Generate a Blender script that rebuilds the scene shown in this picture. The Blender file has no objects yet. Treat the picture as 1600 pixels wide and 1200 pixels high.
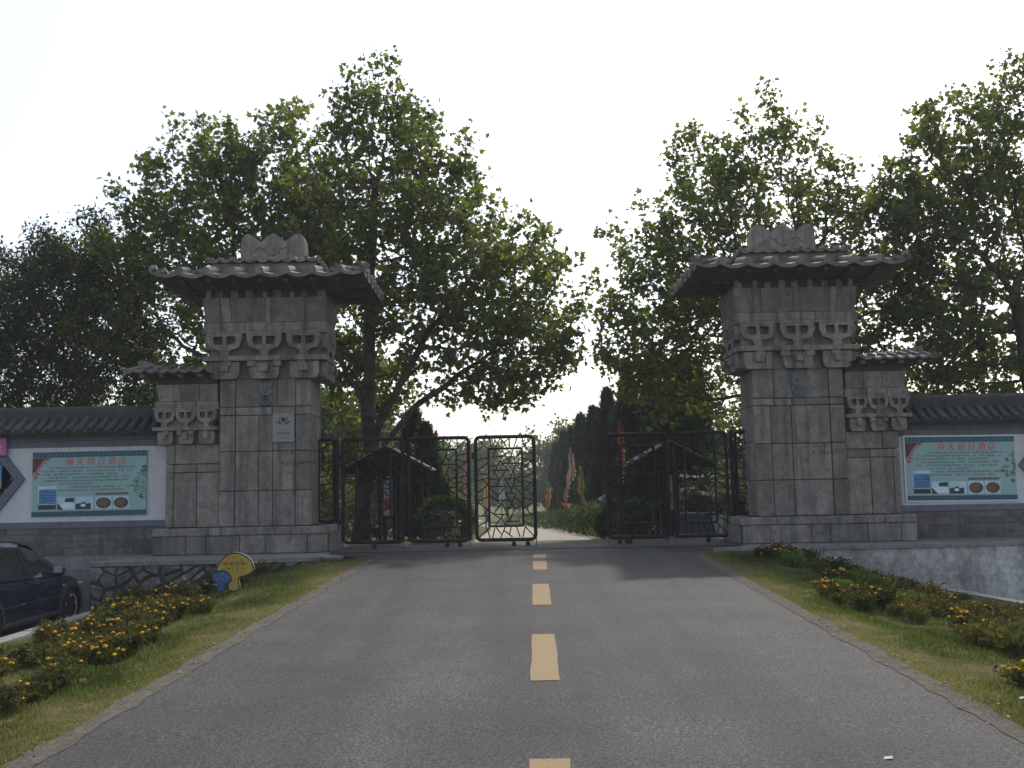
import bpy, bmesh, math, random
import numpy as np
from mathutils import Vector, Matrix
R = math.radians
random.seed(7)
rng = np.random.default_rng(11)
scene = bpy.context.scene
COL = scene.collection

# ------------------------------------------------------------------ camera
cam_data = bpy.data.cameras.new('camera')
cam = bpy.data.objects.new('camera', cam_data)
COL.objects.link(cam)
cam_data.sensor_width = 36.0
cam_data.lens = 35.0
cam_data.clip_end = 5000
cam.matrix_world = (Matrix.Translation((0, 0, 1.17)) @ Matrix.Rotation(R(90 + 5.9), 4, 'X')
                    @ Matrix.Rotation(R(-1.12), 4, 'Z'))
scene.camera = cam

# ------------------------------------------------------------------ sky, sun, exposure
SUN_EL, SUN_AZ = 48.0, 24.0          # azimuth measured from +y towards +x
world = bpy.data.worlds.new('World')
scene.world = world
world.use_nodes = True
wn = world.node_tree
for n in list(wn.nodes):
    wn.nodes.remove(n)
sky = wn.nodes.new('ShaderNodeTexSky')
sky.sky_type = 'NISHITA'
sky.sun_disc = False
sky.sun_elevation = R(SUN_EL)
sky.sun_rotation = R(SUN_AZ)
sky.altitude = 50
sky.air_density = 1.0
sky.dust_density = 3.0
sky.ozone_density = 1.0
bg = wn.nodes.new('ShaderNodeBackground')
bg.inputs['Strength'].default_value = 0.15
wo = wn.nodes.new('ShaderNodeOutputWorld')
hsv = wn.nodes.new('ShaderNodeHueSaturation')          # a milky, hazy sky: less saturated all over
hsv.inputs['Saturation'].default_value = 0.64
wn.links.new(sky.outputs[0], hsv.inputs['Color'])
wn.links.new(hsv.outputs[0], bg.inputs[0])
wn.links.new(bg.outputs[0], wo.inputs[0])

sun_data = bpy.data.lights.new('sun', 'SUN')
sun_data.energy = 2.0
sun_data.angle = R(2.0)
sun_data.color = (1.0, 0.93, 0.82)
sun = bpy.data.objects.new('sun', sun_data)
COL.objects.link(sun)
sd = Vector((math.sin(R(SUN_AZ)) * math.cos(R(SUN_EL)), math.cos(R(SUN_AZ)) * math.cos(R(SUN_EL)), math.sin(R(SUN_EL))))
sun.rotation_euler = sd.to_track_quat('Z', 'Y').to_euler()
sun.location = sd * 60

scene.view_settings.view_transform = 'Standard'
scene.view_settings.look = 'None'
scene.view_settings.gamma = 1.0
scene.view_settings.use_curve_mapping = False
scene.view_settings.exposure = 0.66
scene.render.engine = 'CYCLES'
scene.cycles.max_bounces = 6
scene.cycles.diffuse_bounces = 3
scene.cycles.transmission_bounces = 4
scene.cycles.volume_bounces = 0
scene.cycles.use_denoising = True

# ------------------------------------------------------------------ helpers
def tag(o, label=None, cat=None, group=None, kind=None):
    if label: o['label'] = label
    if cat: o['category'] = cat
    if group: o['group'] = group
    if kind: o['kind'] = kind
    return o

def empty(name, loc=(0, 0, 0), rz=0.0, label=None, cat=None, group=None):
    o = bpy.data.objects.new(name, None)
    o.empty_display_size = 0.1
    COL.objects.link(o)
    o.location = loc
    o.rotation_euler = (0, 0, rz)
    return tag(o, label, cat, group)

def link(name, mesh, parent=None, loc=None, rot=None, scale=None):
    o = bpy.data.objects.new(name, mesh)
    COL.objects.link(o)
    if parent is not None: o.parent = parent
    if loc is not None: o.location = loc
    if rot is not None: o.rotation_euler = rot
    if scale is not None: o.scale = scale
    return o

def copy_tree(o, parent=None):
    c = o.copy()
    COL.objects.link(c)
    c.parent = parent
    for ch in list(o.children):
        copy_tree(ch, c)
    return c

class MB:
    """collects faces for one mesh"""
    def __init__(self):
        self.v = []; self.f = []; self.mi = []; self.cur = 0
    def add(self, vs, fs):
        n = len(self.v)
        self.v += [tuple(p) for p in vs]
        self.f += [tuple(i + n for i in f) for f in fs]
        self.mi += [self.cur] * len(fs)
        return self
    def box(self, x0, x1, y0, y1, z0, z1):
        if x0 > x1: x0, x1 = x1, x0
        vs = [(x0,y0,z0),(x1,y0,z0),(x1,y1,z0),(x0,y1,z0),(x0,y0,z1),(x1,y0,z1),(x1,y1,z1),(x0,y1,z1)]
        return self.add(vs, [(0,3,2,1),(4,5,6,7),(0,1,5,4),(1,2,6,5),(2,3,7,6),(3,0,4,7)])
    def cbox(self, x0, x1, y0, y1, z0, z1, b=0.008, jit=0.0):
        """chamfered box"""
        if x0 > x1: x0, x1 = x1, x0
        b = min(b, (x1-x0)*.4, (y1-y0)*.4, (z1-z0)*.4)
        bm = bmesh.new()
        bmesh.ops.create_cube(bm, size=1.0)
        for v in bm.verts:
            v.co = Vector(((x0+x1)/2 + v.co.x*(x1-x0), (y0+y1)/2 + v.co.y*(y1-y0), (z0+z1)/2 + v.co.z*(z1-z0)))
            if jit: v.co += Vector((random.uniform(-jit,jit), random.uniform(-jit,jit), random.uniform(-jit,jit)))
        bmesh.ops.bevel(bm, geom=bm.edges[:] , offset=b, segments=1, affect='EDGES')
        bm.verts.index_update()
        self.add([v.co[:] for v in bm.verts], [tuple(v.index for v in f.verts) for f in bm.faces])
        bm.free()
        return self
    def hexa(self, p):
        """8 points: bottom 4 ccw, top 4 ccw"""
        return self.add(p, [(0,3,2,1),(4,5,6,7),(0,1,5,4),(1,2,6,5),(2,3,7,6),(3,0,4,7)])
    def prism(self, poly, y0, y1):
        """polygon in (x,z), extruded along y"""
        n = len(poly)
        vs = [(x, y0, z) for x, z in poly] + [(x, y1, z) for x, z in poly]
        fs = [tuple(range(n)), tuple(range(2*n-1, n-1, -1))]
        fs += [(i, i+n, (i+1) % n + n, (i+1) % n) for i in range(n)]
        return self.add(vs, fs)
    def tube(self, pts, r, n=8, closed=False, caps=True):
        pts = [Vector(p) for p in pts]
        m = len(pts)
        rr = r if isinstance(r, (list, tuple)) else [r]*m
        base = len(self.v)
        up = None
        vs = []
        for i, p in enumerate(pts):
            if closed: t = pts[(i+1) % m] - pts[i-1]
            else: t = pts[min(i+1, m-1)] - pts[max(i-1, 0)]
            t.normalize()
            if up is None:
                up = Vector((0,0,1)) if abs(t.z) < .9 else Vector((0,1,0))
            a = t.cross(up)
            if a.length < 1e-5: a = t.orthogonal()
            a.normalize(); b = a.cross(t).normalized(); up = b
            for k in range(n):
                th = 2*math.pi*k/n
                vs.append(p + (a*math.cos(th) + b*math.sin(th))*rr[i])
        fs = []
        for i in range(m if closed else m-1):
            j = (i+1) % m
            for k in range(n):
                k2 = (k+1) % n
                fs.append((i*n+k, i*n+k2, j*n+k2, j*n+k))
        if caps and not closed:
            fs.append(tuple(range(n-1, -1, -1)))
            fs.append(tuple((m-1)*n + k for k in range(n)))
        return self.add(vs, fs)
    def lathe(self, prof, n=16, axis='z', c=(0,0,0)):
        """prof: list of (r, h)"""
        vs = []
        for r, h in prof:
            for k in range(n):
                th = 2*math.pi*k/n
                a, b = r*math.cos(th), r*math.sin(th)
                p = {'z': (a, b, h), 'x': (h, a, b), 'y': (a, h, b)}[axis]
                vs.append((p[0]+c[0], p[1]+c[1], p[2]+c[2]))
        fs = []
        for i in range(len(prof)-1):
            for k in range(n):
                k2 = (k+1) % n
                fs.append((i*n+k, i*n+k2, (i+1)*n+k2, (i+1)*n+k))
        fs.append(tuple(range(n-1, -1, -1)))
        fs.append(tuple((len(prof)-1)*n+k for k in range(n)))
        return self.add(vs, fs)
    def mesh(self, name, mats, smooth=False, recalc=True):
        me = bpy.data.meshes.new(name)
        me.from_pydata(self.v, [], self.f)
        mats = mats if isinstance(mats, (list, tuple)) else [mats]
        for m in mats: me.materials.append(m)
        if len(mats) > 1:
            me.polygons.foreach_set('material_index', self.mi)
        if recalc:
            bm = bmesh.new(); bm.from_mesh(me)
            bmesh.ops.recalc_face_normals(bm, faces=bm.faces[:])
            bm.to_mesh(me); bm.free()
        if smooth:
            me.polygons.foreach_set('use_smooth', [True]*len(me.polygons))
            if smooth == 'auto':
                try: me.set_sharp_from_angle(angle=R(35))
                except Exception: pass
        me.update()
        return me
    def build(self, name, mats, parent=None, smooth=False, recalc=True, loc=None, rot=None):
        return link(name, self.mesh(name, mats, smooth, recalc), parent, loc, rot)

def np_mesh(name, V, F, mat, rnd=None, smooth=False):
    """fast mesh from numpy arrays (all faces the same size)"""
    V = np.asarray(V, np.float32); F = np.asarray(F, np.int32)
    me = bpy.data.meshes.new(name)
    k = F.shape[1]
    me.vertices.add(len(V)); me.vertices.foreach_set('co', V.ravel())
    me.loops.add(F.size); me.loops.foreach_set('vertex_index', F.ravel())
    me.polygons.add(len(F))
    me.polygons.foreach_set('loop_start', np.arange(0, F.size, k, dtype=np.int32))
    me.polygons.foreach_set('loop_total', np.full(len(F), k, np.int32))
    if smooth: me.polygons.foreach_set('use_smooth', np.ones(len(F), bool))
    me.materials.append(mat)
    if rnd is not None:
        a = me.attributes.new('rnd', 'FLOAT', 'POINT')
        a.data.foreach_set('value', np.asarray(rnd, np.float32))
    me.update(calc_edges=True)
    return me

# ------------------------------------------------------------------ materials
def new_mat(name):
    m = bpy.data.materials.new(name)
    m.use_nodes = True
    nt = m.node_tree
    for n in list(nt.nodes): nt.nodes.remove(n)
    out = nt.nodes.new('ShaderNodeOutputMaterial')
    b = nt.nodes.new('ShaderNodeBsdfPrincipled')
    nt.links.new(b.outputs[0], out.inputs[0])
    return m, nt, b, out

def N(nt, kind, **kw):
    n = nt.nodes.new(kind)
    for k, v in kw.items():
        if k.startswith('i_'):
            key = k[2:]
            n.inputs[int(key) if key.isdigit() else key.replace('_', ' ')].default_value = v
        else: setattr(n, k, v)
    return n

def coords(nt, scale=(1,1,1), kind='Object', rnd_shift=True):
    tc = N(nt, 'ShaderNodeTexCoord')
    mp = N(nt, 'ShaderNodeMapping')
    mp.inputs['Scale'].default_value = scale
    nt.links.new(tc.outputs[kind], mp.inputs['Vector'])
    if rnd_shift:
        oi = N(nt, 'ShaderNodeObjectInfo')
        mu = N(nt, 'ShaderNodeMath', operation='MULTIPLY', i_1=37.0)
        nt.links.new(oi.outputs['Random'], mu.inputs[0])
        nt.links.new(mu.outputs[0], mp.inputs['Location'])
    return mp.outputs[0]

def ramp(nt, fac, stops):
    r = N(nt, 'ShaderNodeValToRGB')
    el = r.color_ramp.elements
    while len(el) < len(stops): el.new(0.5)
    for e, (p, c) in zip(el, stops):
        e.position = p
        e.color = (c[0], c[1], c[2], 1) if isinstance(c, (tuple, list)) else (c, c, c, 1)
    nt.links.new(fac, r.inputs[0])
    return r.outputs[0]

def noise(nt, vec, scale, detail=4, rough=.55):
    n = N(nt, 'ShaderNodeTexNoise', i_Scale=scale, i_Detail=detail, i_Roughness=rough)
    nt.links.new(vec, n.inputs['Vector'])
    return n.outputs[0]

def mixc(nt, fac, a, b, mode='MIX'):
    m = N(nt, 'ShaderNodeMix', data_type='RGBA', blend_type=mode)
    for sock, v in ((m.inputs[0], fac), (m.inputs[6], a), (m.inputs[7], b)):
        if isinstance(v, (int, float)): sock.default_value = v
        elif isinstance(v, (tuple, list)): sock.default_value = (v[0], v[1], v[2], 1)
        else: nt.links.new(v, sock)
    return m.outputs[2]

def bump(nt, b, h, strength=.3, dist=.01):
    n = N(nt, 'ShaderNodeBump', i_Strength=strength, i_Distance=dist)
    nt.links.new(h, n.inputs['Height'])
    nt.links.new(n.outputs[0], b.inputs['Normal'])

def stone_mat(name, c1, c2, stain=.6, speck=.25, var=.25, rough=.85, streak=True, bump_s=.35):
    """weathered stone: mottled, speckled, with rain streaks"""
    m, nt, b, out = new_mat(name)
    v = coords(nt, kind='Object')
    base = ramp(nt, noise(nt, v, 4.5, 8, .72), [(.33, c1), (.66, c2)])
    sp = ramp(nt, noise(nt, v, 95, 2, .5), [(.38, 1 - speck), (.62, 1 + speck*.3)])
    c = mixc(nt, 1.0, base, sp, 'MULTIPLY')
    oi = N(nt, 'ShaderNodeObjectInfo')
    ov = ramp(nt, oi.outputs['Random'], [(0, 1 - var), (1, 1.0)])
    c = mixc(nt, 1.0, c, ov, 'MULTIPLY')
    if streak:
        tc = N(nt, 'ShaderNodeNewGeometry')
        mp = N(nt, 'ShaderNodeMapping'); mp.inputs['Scale'].default_value = (6, 6, .45)
        nt.links.new(tc.outputs['Position'], mp.inputs['Vector'])
        st = ramp(nt, noise(nt, mp.outputs[0], 1.0, 5, .65), [(.46, 0), (.66, stain)])
        c = mixc(nt, st, c, (.06, .056, .05))
    nt.links.new(c, b.inputs['Base Color'])
    b.inputs['Roughness'].default_value = rough
    bump(nt, b, noise(nt, v, 40, 5, .7), bump_s, .008)
    return m

def plain(name, col, rough=.6, metal=0.0, var=.15, scale=8.0, bump_s=0.0, spec=.5):
    m, nt, b, out = new_mat(name)
    v = coords(nt)
    lo = tuple(x*(1-var) for x in col); hi = tuple(min(1, x*(1+var)) for x in col)
    c = ramp(nt, noise(nt, v, scale, 5, .6), [(.3, lo), (.7, hi)])
    nt.links.new(c, b.inputs['Base Color'])
    b.inputs['Roughness'].default_value = rough
    b.inputs['Metallic'].default_value = metal
    b.inputs['Specular IOR Level'].default_value = spec
    if bump_s: bump(nt, b, noise(nt, v, scale*6, 4, .6), bump_s, .006)
    return m

def leaf_mat(name, stops, trans=.45, rough=.65, obj_var=.0, tint=(1.0, 1.05, .35)):
    """leaf colour picked by the per-leaf attribute; part of the light comes through"""
    m, nt, b, out = new_mat(name)
    at = N(nt, 'ShaderNodeAttribute', attribute_name='rnd')
    c = ramp(nt, at.outputs['Fac'], stops)
    if obj_var:
        oi = N(nt, 'ShaderNodeObjectInfo')
        ov = ramp(nt, oi.outputs['Random'], [(0, (1 - obj_var, 1 - obj_var, 1 - obj_var)), (.5, 1.0), (1, (1 + obj_var*.6, 1.0, 1 - obj_var*.5))])
        c = mixc(nt, 1.0, c, ov, 'MULTIPLY')
    nt.links.new(c, b.inputs['Base Color'])
    b.inputs['Roughness'].default_value = rough
    b.inputs['Specular IOR Level'].default_value = .22
    t = N(nt, 'ShaderNodeBsdfTranslucent')
    tcol = mixc(nt, 1.0, c, (2.05*tint[0], 2.05*tint[1], 2.05*tint[2]), 'MULTIPLY')
    nt.links.new(tcol, t.inputs[0])
    ms = N(nt, 'ShaderNodeMixShader', i_0=trans)
    nt.links.new(b.outputs[0], ms.inputs[1]); nt.links.new(t.outputs[0], ms.inputs[2])
    nt.links.new(ms.outputs[0], out.inputs[0])
    return m

M = {}
M['granite'] = stone_mat('granite', (.185, .165, .138), (.385, .35, .30), stain=.6, speck=.45, var=.36)
M['granite_shaded'] = stone_mat('granite_shaded', (.06, .056, .05), (.11, .102, .09), stain=.8)  # same granite with the shade under the eaves put into its colour
M['carved'] = stone_mat('carved_stone', (.195, .175, .15), (.385, .35, .302), stain=.85, speck=.4, var=.2)
M['carved_blue'] = stone_mat('carved_bluestone', (.15, .165, .18), (.22, .235, .25), stain=.3, var=.1)
M['joint'] = stone_mat('mortar_joint', (.045, .043, .04), (.075, .072, .068), stain=.3, streak=False)
M['tile_stone'] = stone_mat('roof_tile_stone', (.20, .186, .165), (.33, .308, .275), stain=.7, var=.3)
M['tile_grey'] = stone_mat('grey_clay_tile', (.035, .038, .036), (.075, .08, .078), stain=.2, speck=.3, var=.35, streak=False)
M['wall_white'] = stone_mat('white_plaster', (.53, .53, .535), (.62, .62, .625), stain=.12, speck=.04, var=.02, bump_s=.1)
M['wall_grey'] = stone_mat('grey_painted_plaster', (.11, .125, .155), (.16, .175, .205), stain=.25, speck=.06, var=.05, bump_s=.12)
M['wall_brick'] = stone_mat('wall_base_brick', (.11, .10, .085), (.24, .22, .185), stain=.75, speck=.3, var=.4, bump_s=.6)
M['brick_joint'] = stone_mat('brick_mortar', (.16, .155, .14), (.26, .25, .23), stain=.5, streak=False)
M['concrete'] = stone_mat('concrete', (.17, .168, .16), (.27, .265, .25), stain=.4, speck=.12, var=.05)
M['rubble'] = stone_mat('rubble_stone', (.09, .084, .075), (.56, .525, .475), stain=.45, speck=.4, var=.68, bump_s=1.0)
M['rubble_mortar'] = stone_mat('rubble_mortar', (.045, .043, .038), (.085, .08, .072), stain=.5, streak=False, bump_s=.8)
M['iron'] = plain('painted_iron', (.013, .0115, .011), .6, 0, .35, 20, spec=.25)
M['wood_dark'] = plain('dark_wood', (.018, .014, .0115), .75, 0, .4, 12, .2, spec=.2)
M['bark'] = plain('plane_bark', (.062, .05, .037), .95, 0, .6, 5, .9, spec=.15)
M['bark_dark'] = plain('dark_bark', (.045, .038, .03), .95, 0, .4, 9, .8)
M['black'] = plain('black_rubber', (.012, .012, .013), .75, 0, .2, 20)
M['chrome'] = plain('polished_metal', (.6, .61, .63), .22, 1.0, .05, 5)
# ------------------------------------------------------------------ ground, road, verges
ROAD_SLOPE = .0225
def road_z(y):
    if y < 19: return -ROAD_SLOPE*(19 - y)
    if y < 22: return 0.0
    return -.032*(min(y, 95) - 22)
def road_cx(y): return .07 + .0205*(y - 5.7)
ROAD_HW = 2.76

def sheet(name, xs_of_row, ys, zf, mat, nx, smooth=True):
    V = []; F = []
    for y in ys:
        x0, x1 = xs_of_row(y)
        for i in range(nx+1):
            x = x0 + (x1-x0)*i/nx
            V.append((x, y, zf(x, y)))
    for j in range(len(ys)-1):
        for i in range(nx):
            a = j*(nx+1)+i
            F.append((a, a+1, a+nx+2, a+nx+1))
    return link(name, np_mesh(name, V, F, mat, smooth=smooth))

# asphalt: worn aggregate, lighter wheel tracks, cracks near the right edge
def asphalt_mat():
    m, nt, b, out = new_mat('asphalt')
    g = N(nt, 'ShaderNodeNewGeometry')
    pos = g.outputs['Position']
    mp = N(nt, 'ShaderNodeMapping'); nt.links.new(pos, mp.inputs[0])
    v = mp.outputs[0]
    fine = ramp(nt, noise(nt, v, 58, 6, .88), [(.40, .004), (.5, .024), (.61, .105)])
    big = ramp(nt, noise(nt, v, .9, 5, .6), [(.28, .66), (.72, 1.25)])
    c = mixc(nt, 1.0, fine, big, 'MULTIPLY')
    # wheel tracks: long soft bands
    mp2 = N(nt, 'ShaderNodeMapping'); mp2.inputs['Scale'].default_value = (1.1, .05, 1); nt.links.new(pos, mp2.inputs[0])
    band = ramp(nt, noise(nt, mp2.outputs[0], 1.3, 3, .5), [(.33, .66), (.67, 1.36)])
    c = mixc(nt, 1.0, c, band, 'MULTIPLY')
    # scattered pale patches
    pa = ramp(nt, noise(nt, v, 2.6, 6, .75), [(.63, 0), (.76, .4)])
    c = mixc(nt, pa, c, (.055, .053, .049))
    # pale stones
    vo = N(nt, 'ShaderNodeTexVoronoi', i_Scale=60.0); nt.links.new(v, vo.inputs['Vector'])
    sp = ramp(nt, vo.outputs['Distance'], [(.08, 1), (.16, 0)])
    rn = ramp(nt, vo.outputs['Color'], [(.78, 0), (.82, .7)])
    spm = mixc(nt, 1.0, sp, rn, 'MULTIPLY')
    c = mixc(nt, spm, c, (.30, .29, .275))
    # cracks, only along the right side
    vn = N(nt, 'ShaderNodeTexNoise', i_Scale=3.0, i_Detail=4.0); nt.links.new(pos, vn.inputs['Vector'])
    wv = mixc(nt, .22, pos, vn.outputs['Color'], 'ADD')
    vc = N(nt, 'ShaderNodeTexVoronoi', feature='DISTANCE_TO_EDGE', i_Scale=.75); nt.links.new(wv, vc.inputs['Vector'])
    cr = ramp(nt, vc.outputs[0], [(.0015, .8), (.006, 0)])
    sx = N(nt, 'ShaderNodeSeparateXYZ'); nt.links.new(pos, sx.inputs[0])
    mk = N(nt, 'ShaderNodeMapRange', i_1=1.55, i_2=2.2); nt.links.new(sx.outputs[0], mk.inputs[0])
    my = N(nt, 'ShaderNodeMapRange', i_1=11.0, i_2=9.0); nt.links.new(sx.outputs[1], my.inputs[0])
    k = mixc(nt, 1.0, cr, mk.outputs[0], 'MULTIPLY'); k = mixc(nt, 1.0, k, my.outputs[0], 'MULTIPLY')
    c = mixc(nt, k, c, (.022, .022, .022))
    nt.links.new(c, b.inputs['Base Color'])
    b.inputs['Roughness'].default_value = .82
    b.inputs['Specular IOR Level'].default_value = .35
    bump(nt, b, noise(nt, v, 140, 3, .7), .7, .006)
    return m
M['asphalt'] = asphalt_mat()

def soil_mat(name, stops, sc=3.0):
    m, nt, b, out = new_mat(name)
    g = N(nt, 'ShaderNodeNewGeometry')
    c = ramp(nt, noise(nt, g.outputs['Position'], sc, 8, .7), stops)
    f = ramp(nt, noise(nt, g.outputs['Position'], 60, 3, .6), [(.3, .6), (.7, 1.25)])
    c = mixc(nt, 1.0, c, f, 'MULTIPLY')
    nt.links.new(c, b.inputs['Base Color'])
    b.inputs['Roughness'].default_value = 1.0
    b.inputs['Specular IOR Level'].default_value = .1
    bump(nt, b, noise(nt, g.outputs['Position'], 30, 5, .7), .8, .03)
    return m
M['turf_soil'] = soil_mat('turf_soil', [(.3, (.06, .052, .022)), (.5, (.09, .085, .034)), (.72, (.16, .13, .07))])
M['field'] = soil_mat('park_ground', [(.3, (.05, .06, .02)), (.7, (.11, .12, .045))], .6)
M['path'] = soil_mat('pale_path', [(.3, (.30, .275, .235)), (.7, (.39, .36, .31))], 1.5)
M['apron'] = soil_mat('concrete_apron', [(.3, (.10, .096, .088)), (.7, (.17, .163, .15))], 1.2)
M['shoulder'] = soil_mat('gravel_shoulder', [(.3, (.075, .07, .06)), (.7, (.15, .138, .115))], 7)
M['parking'] = soil_mat('parking_concrete', [(.3, (.13, .128, .12)), (.7, (.2, .195, .18))], 2)

def frange(a, b, s):
    n = max(1, int(math.ceil((b-a)/s)))
    return [a + (b-a)*i/n for i in range(n+1)]

# one sheet to the horizon: low in front of the terrace, level with the park behind the gate
ys = [-1500, -300, -60, 19.25, 19.65] + frange(19.7, 22, 1.0) + frange(23, 95, 3) + [200, 600, 1500]
def ground_z(x, y):
    if y < 19.4: return -1.35
    return road_z(y) - .02
tag(sheet('ground', lambda y: (-1500, 1500), ys, ground_z, M['field'], 8, False), kind='structure')

def edge_wob(y, s): return .05*math.sin(y*2.1+s) + .035*math.sin(y*5.3+s*2) + .02*math.sin(y*11.7+s)
def road_x(y):
    w = ROAD_HW
    if y > 17.0: w += (y-17.0)**1.6*.5
    return (max(road_cx(y)-w, -3.42), min(road_cx(y)+w+.02, 4.2))
tag(sheet('road', road_x, frange(-40, 0, 4)+frange(.5, 19.2, .4), lambda x, y: road_z(y)+.004, M['asphalt'], 10), kind='structure')
road = bpy.data.objects['road']
# pale worn shoulder strips where the asphalt breaks up
for s, nm in ((-1, 'road_shoulder'), (1, 'road_shoulder')):
    def sx(y, s=s):
        e = road_cx(y) + s*ROAD_HW
        a, b_ = e - s*(.03+.5*abs(edge_wob(y*1.7, s))), e + s*(.10 + .5*abs(edge_wob(y*1.3, s+2)))
        return (min(a, b_), max(a, b_))
    o = sheet('road_shoulder', sx, frange(-10, 17.3, .15), lambda x, y: road_z(y)+.008, M['shoulder'], 3)
    tag(o, kind='structure')
# apron inside the gate line and the path beyond
tag(sheet('gate_apron', lambda y: (-3.5, 4.3), [18.9, 19.6, 20.6, 21.6], lambda x, y: road_z(y)+.012 - .0, M['apron'], 6), kind='structure')
def path_x(y):
    c = .55 - .006*(y-21) - (.0011*(y-40)**2 if y > 40 else 0)
    return (c-1.45, c+1.4)
tag(sheet('path', path_x, frange(21.3, 110, 2.0), lambda x, y: road_z(y)+.006, M['path'], 4), kind='structure')

# yellow centre dashes, worn
def dash_mat():
    m, nt, b, out = new_mat('worn_yellow_paint')
    g = N(nt, 'ShaderNodeNewGeometry'); v = g.outputs['Position']
    c = ramp(nt, noise(nt, v, 60, 4, .7), [(.3, (.16, .098, .022)), (.7, (.245, .155, .038))])
    w = ramp(nt, noise(nt, v, 80, 4, .8), [(.48, 0), (.6, .9)])
    c = mixc(nt, w, c, (.09, .085, .075))
    nt.links.new(c, b.inputs['Base Color']); b.inputs['Roughness'].default_value = .75
    return m
M['dash'] = dash_mat()
for y0, y1 in ((3.6, 5.56), (7.51, 9.51), (11.45, 13.42), (15.2, 16.55), (17.0, 17.7)):
    c0, c1 = .165 + .0215*(y0-5.7), .165 + .0215*(y1-5.7)
    n = 8
    V = []; F = []
    for j in range(n+1):
        y = y0 + (y1-y0)*j/n; cx = c0 + (c1-c0)*j/n
        for s in (-1, 1):
            V.append((cx + s*(.108 + random.uniform(-.006, .006)), y, road_z(y)+.0085))
    F = [(2*j, 2*j+1, 2*j+3, 2*j+2) for j in range(n)]
    link('lane_dash', np_mesh('lane_dash', V, F, M['dash']), road)

# verges (turf) falling from the road to the low kerb of the parking areas
KERB_L, KERB_R = -6.25, 6.55
def hum(x, y): return .022*math.sin(x*3.1+y*1.7)+.018*math.sin(x*5.7-y*4.1)+.012*math.sin(x*9.1+y*8.3)
def verge_z(x, y):
    if x < 0:
        e = road_cx(y)-ROAD_HW; k = KERB_L
    else:
        e = road_cx(y)+ROAD_HW; k = KERB_R
    k2 = max(0.0, min(1.0, (y-12.5)/4.5)); off = (1.3 if x > 0 else .9)*k2*k2*(3-2*k2)
    t = max(0.0, min(1.0, (abs(x-e)-off)/(abs(k-e)-off)))
    zr = road_z(y)
    tt = t*t*(3-2*t)*.35 + t*.65
    return zr + (-.66 - zr)*tt + hum(x, y)*min(1, t*6) - .004*(1-t) + .012*min(1, t*20)
def kerb_r_x(y): return 6.9 - .13*(y-14.5) if y > 10 else 7.48
vl = sheet('verge_left', lambda y: (KERB_L-.02, road_cx(y)-ROAD_HW-.04+edge_wob(y, 0)), frange(-12, 17.35, .3), verge_z, M['turf_soil'], 16)
vr = sheet('verge_right', lambda y: (road_cx(y)+ROAD_HW+.04+edge_wob(y, 3), kerb_r_x(y)), frange(-12, 17.8, .3), verge_z, M['turf_soil'], 16)
tag(vl, kind='structure'); tag(vr, kind='structure')

# parking ground and its low kerb walls
tag(sheet('parking_left', lambda y: (-30, KERB_L-.1), [-12, 0, 10, 18.9], lambda x, y: -1.02, M['parking'], 4), kind='structure')
tag(sheet('parking_right', lambda y: (6.3, 30), [-12, 0, 10, 18.9], lambda x, y: -1.02, M['parking'], 4), kind='structure')
m = MB()
for a, b_ in zip(frange(-12, 17.1, 2.0)[:-1], frange(-12, 17.1, 2.0)[1:]):
    m.cbox(KERB_L-.2, KERB_L, a+.006, b_-.006, -1.1, -.575+random.uniform(-.01, .01), .015, .004)
tag(m.build('kerb_left', M['concrete']), kind='structure')
m = MB()
yy = frange(-12, 17.4, 2.0)
for a, b_ in zip(yy[:-1], yy[1:]):
    xa, xb = kerb_r_x(a), kerb_r_x(b_)
    zt = -.56 + random.uniform(-.01, .01)
    m.hexa([(xa, a, -1.1), (xa+.2, a, -1.1), (xb+.2, b_-.012, -1.1), (xb, b_-.012, -1.1), (xa, a, zt), (xa+.2, a, zt), (xb+.2, b_-.012, zt), (xb, b_-.012, zt)])
tag(m.build('kerb_right', M['concrete']), kind='structure')

# raised terrace the towers stand on
def terrace(name, pts, mat):
    m = MB()
    n = len(pts)
    vs = [(x, y, -1.3) for x, y in pts] + [(x, y, 0.02) for x, y in pts]
    m.add(vs, [tuple(range(n-1, -1, -1)), tuple(range(n, 2*n))] + [(i, (i+1) % n, (i+1) % n + n, i+n) for i in range(n)])
    return tag(m.build(name, mat), kind='structure')
terrace('terrace_left', [(-7.25, 17.32), (-3.0, 17.62), (-3.46, 18.4), (-3.46, 22.0), (-40, 22.0), (-40, 18.75), (-7.25, 18.75)], M['concrete'])
terrace('terrace_right', [(3.5, 17.82), (7.0, 17.78), (14.0, 18.85), (40, 18.85), (40, 22.0), (4.23, 22.0), (4.23, 18.4)], M['concrete'])
# lower step west of the terrace, behind the parked car
m = MB(); m.cbox(-40, -7.28, 18.45, 18.85, -1.2, -.16, .01)
tag(m.build('terrace_step', M['concrete']), kind='structure')
# ------------------------------------------------------------------ stone gate towers
def arc(cx, cz, r, a0, a1, n=8):
    return [(cx + r*math.cos(R(a0+(a1-a0)*i/n)), cz + r*math.sin(R(a0+(a1-a0)*i/n))) for i in range(n+1)]

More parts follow.
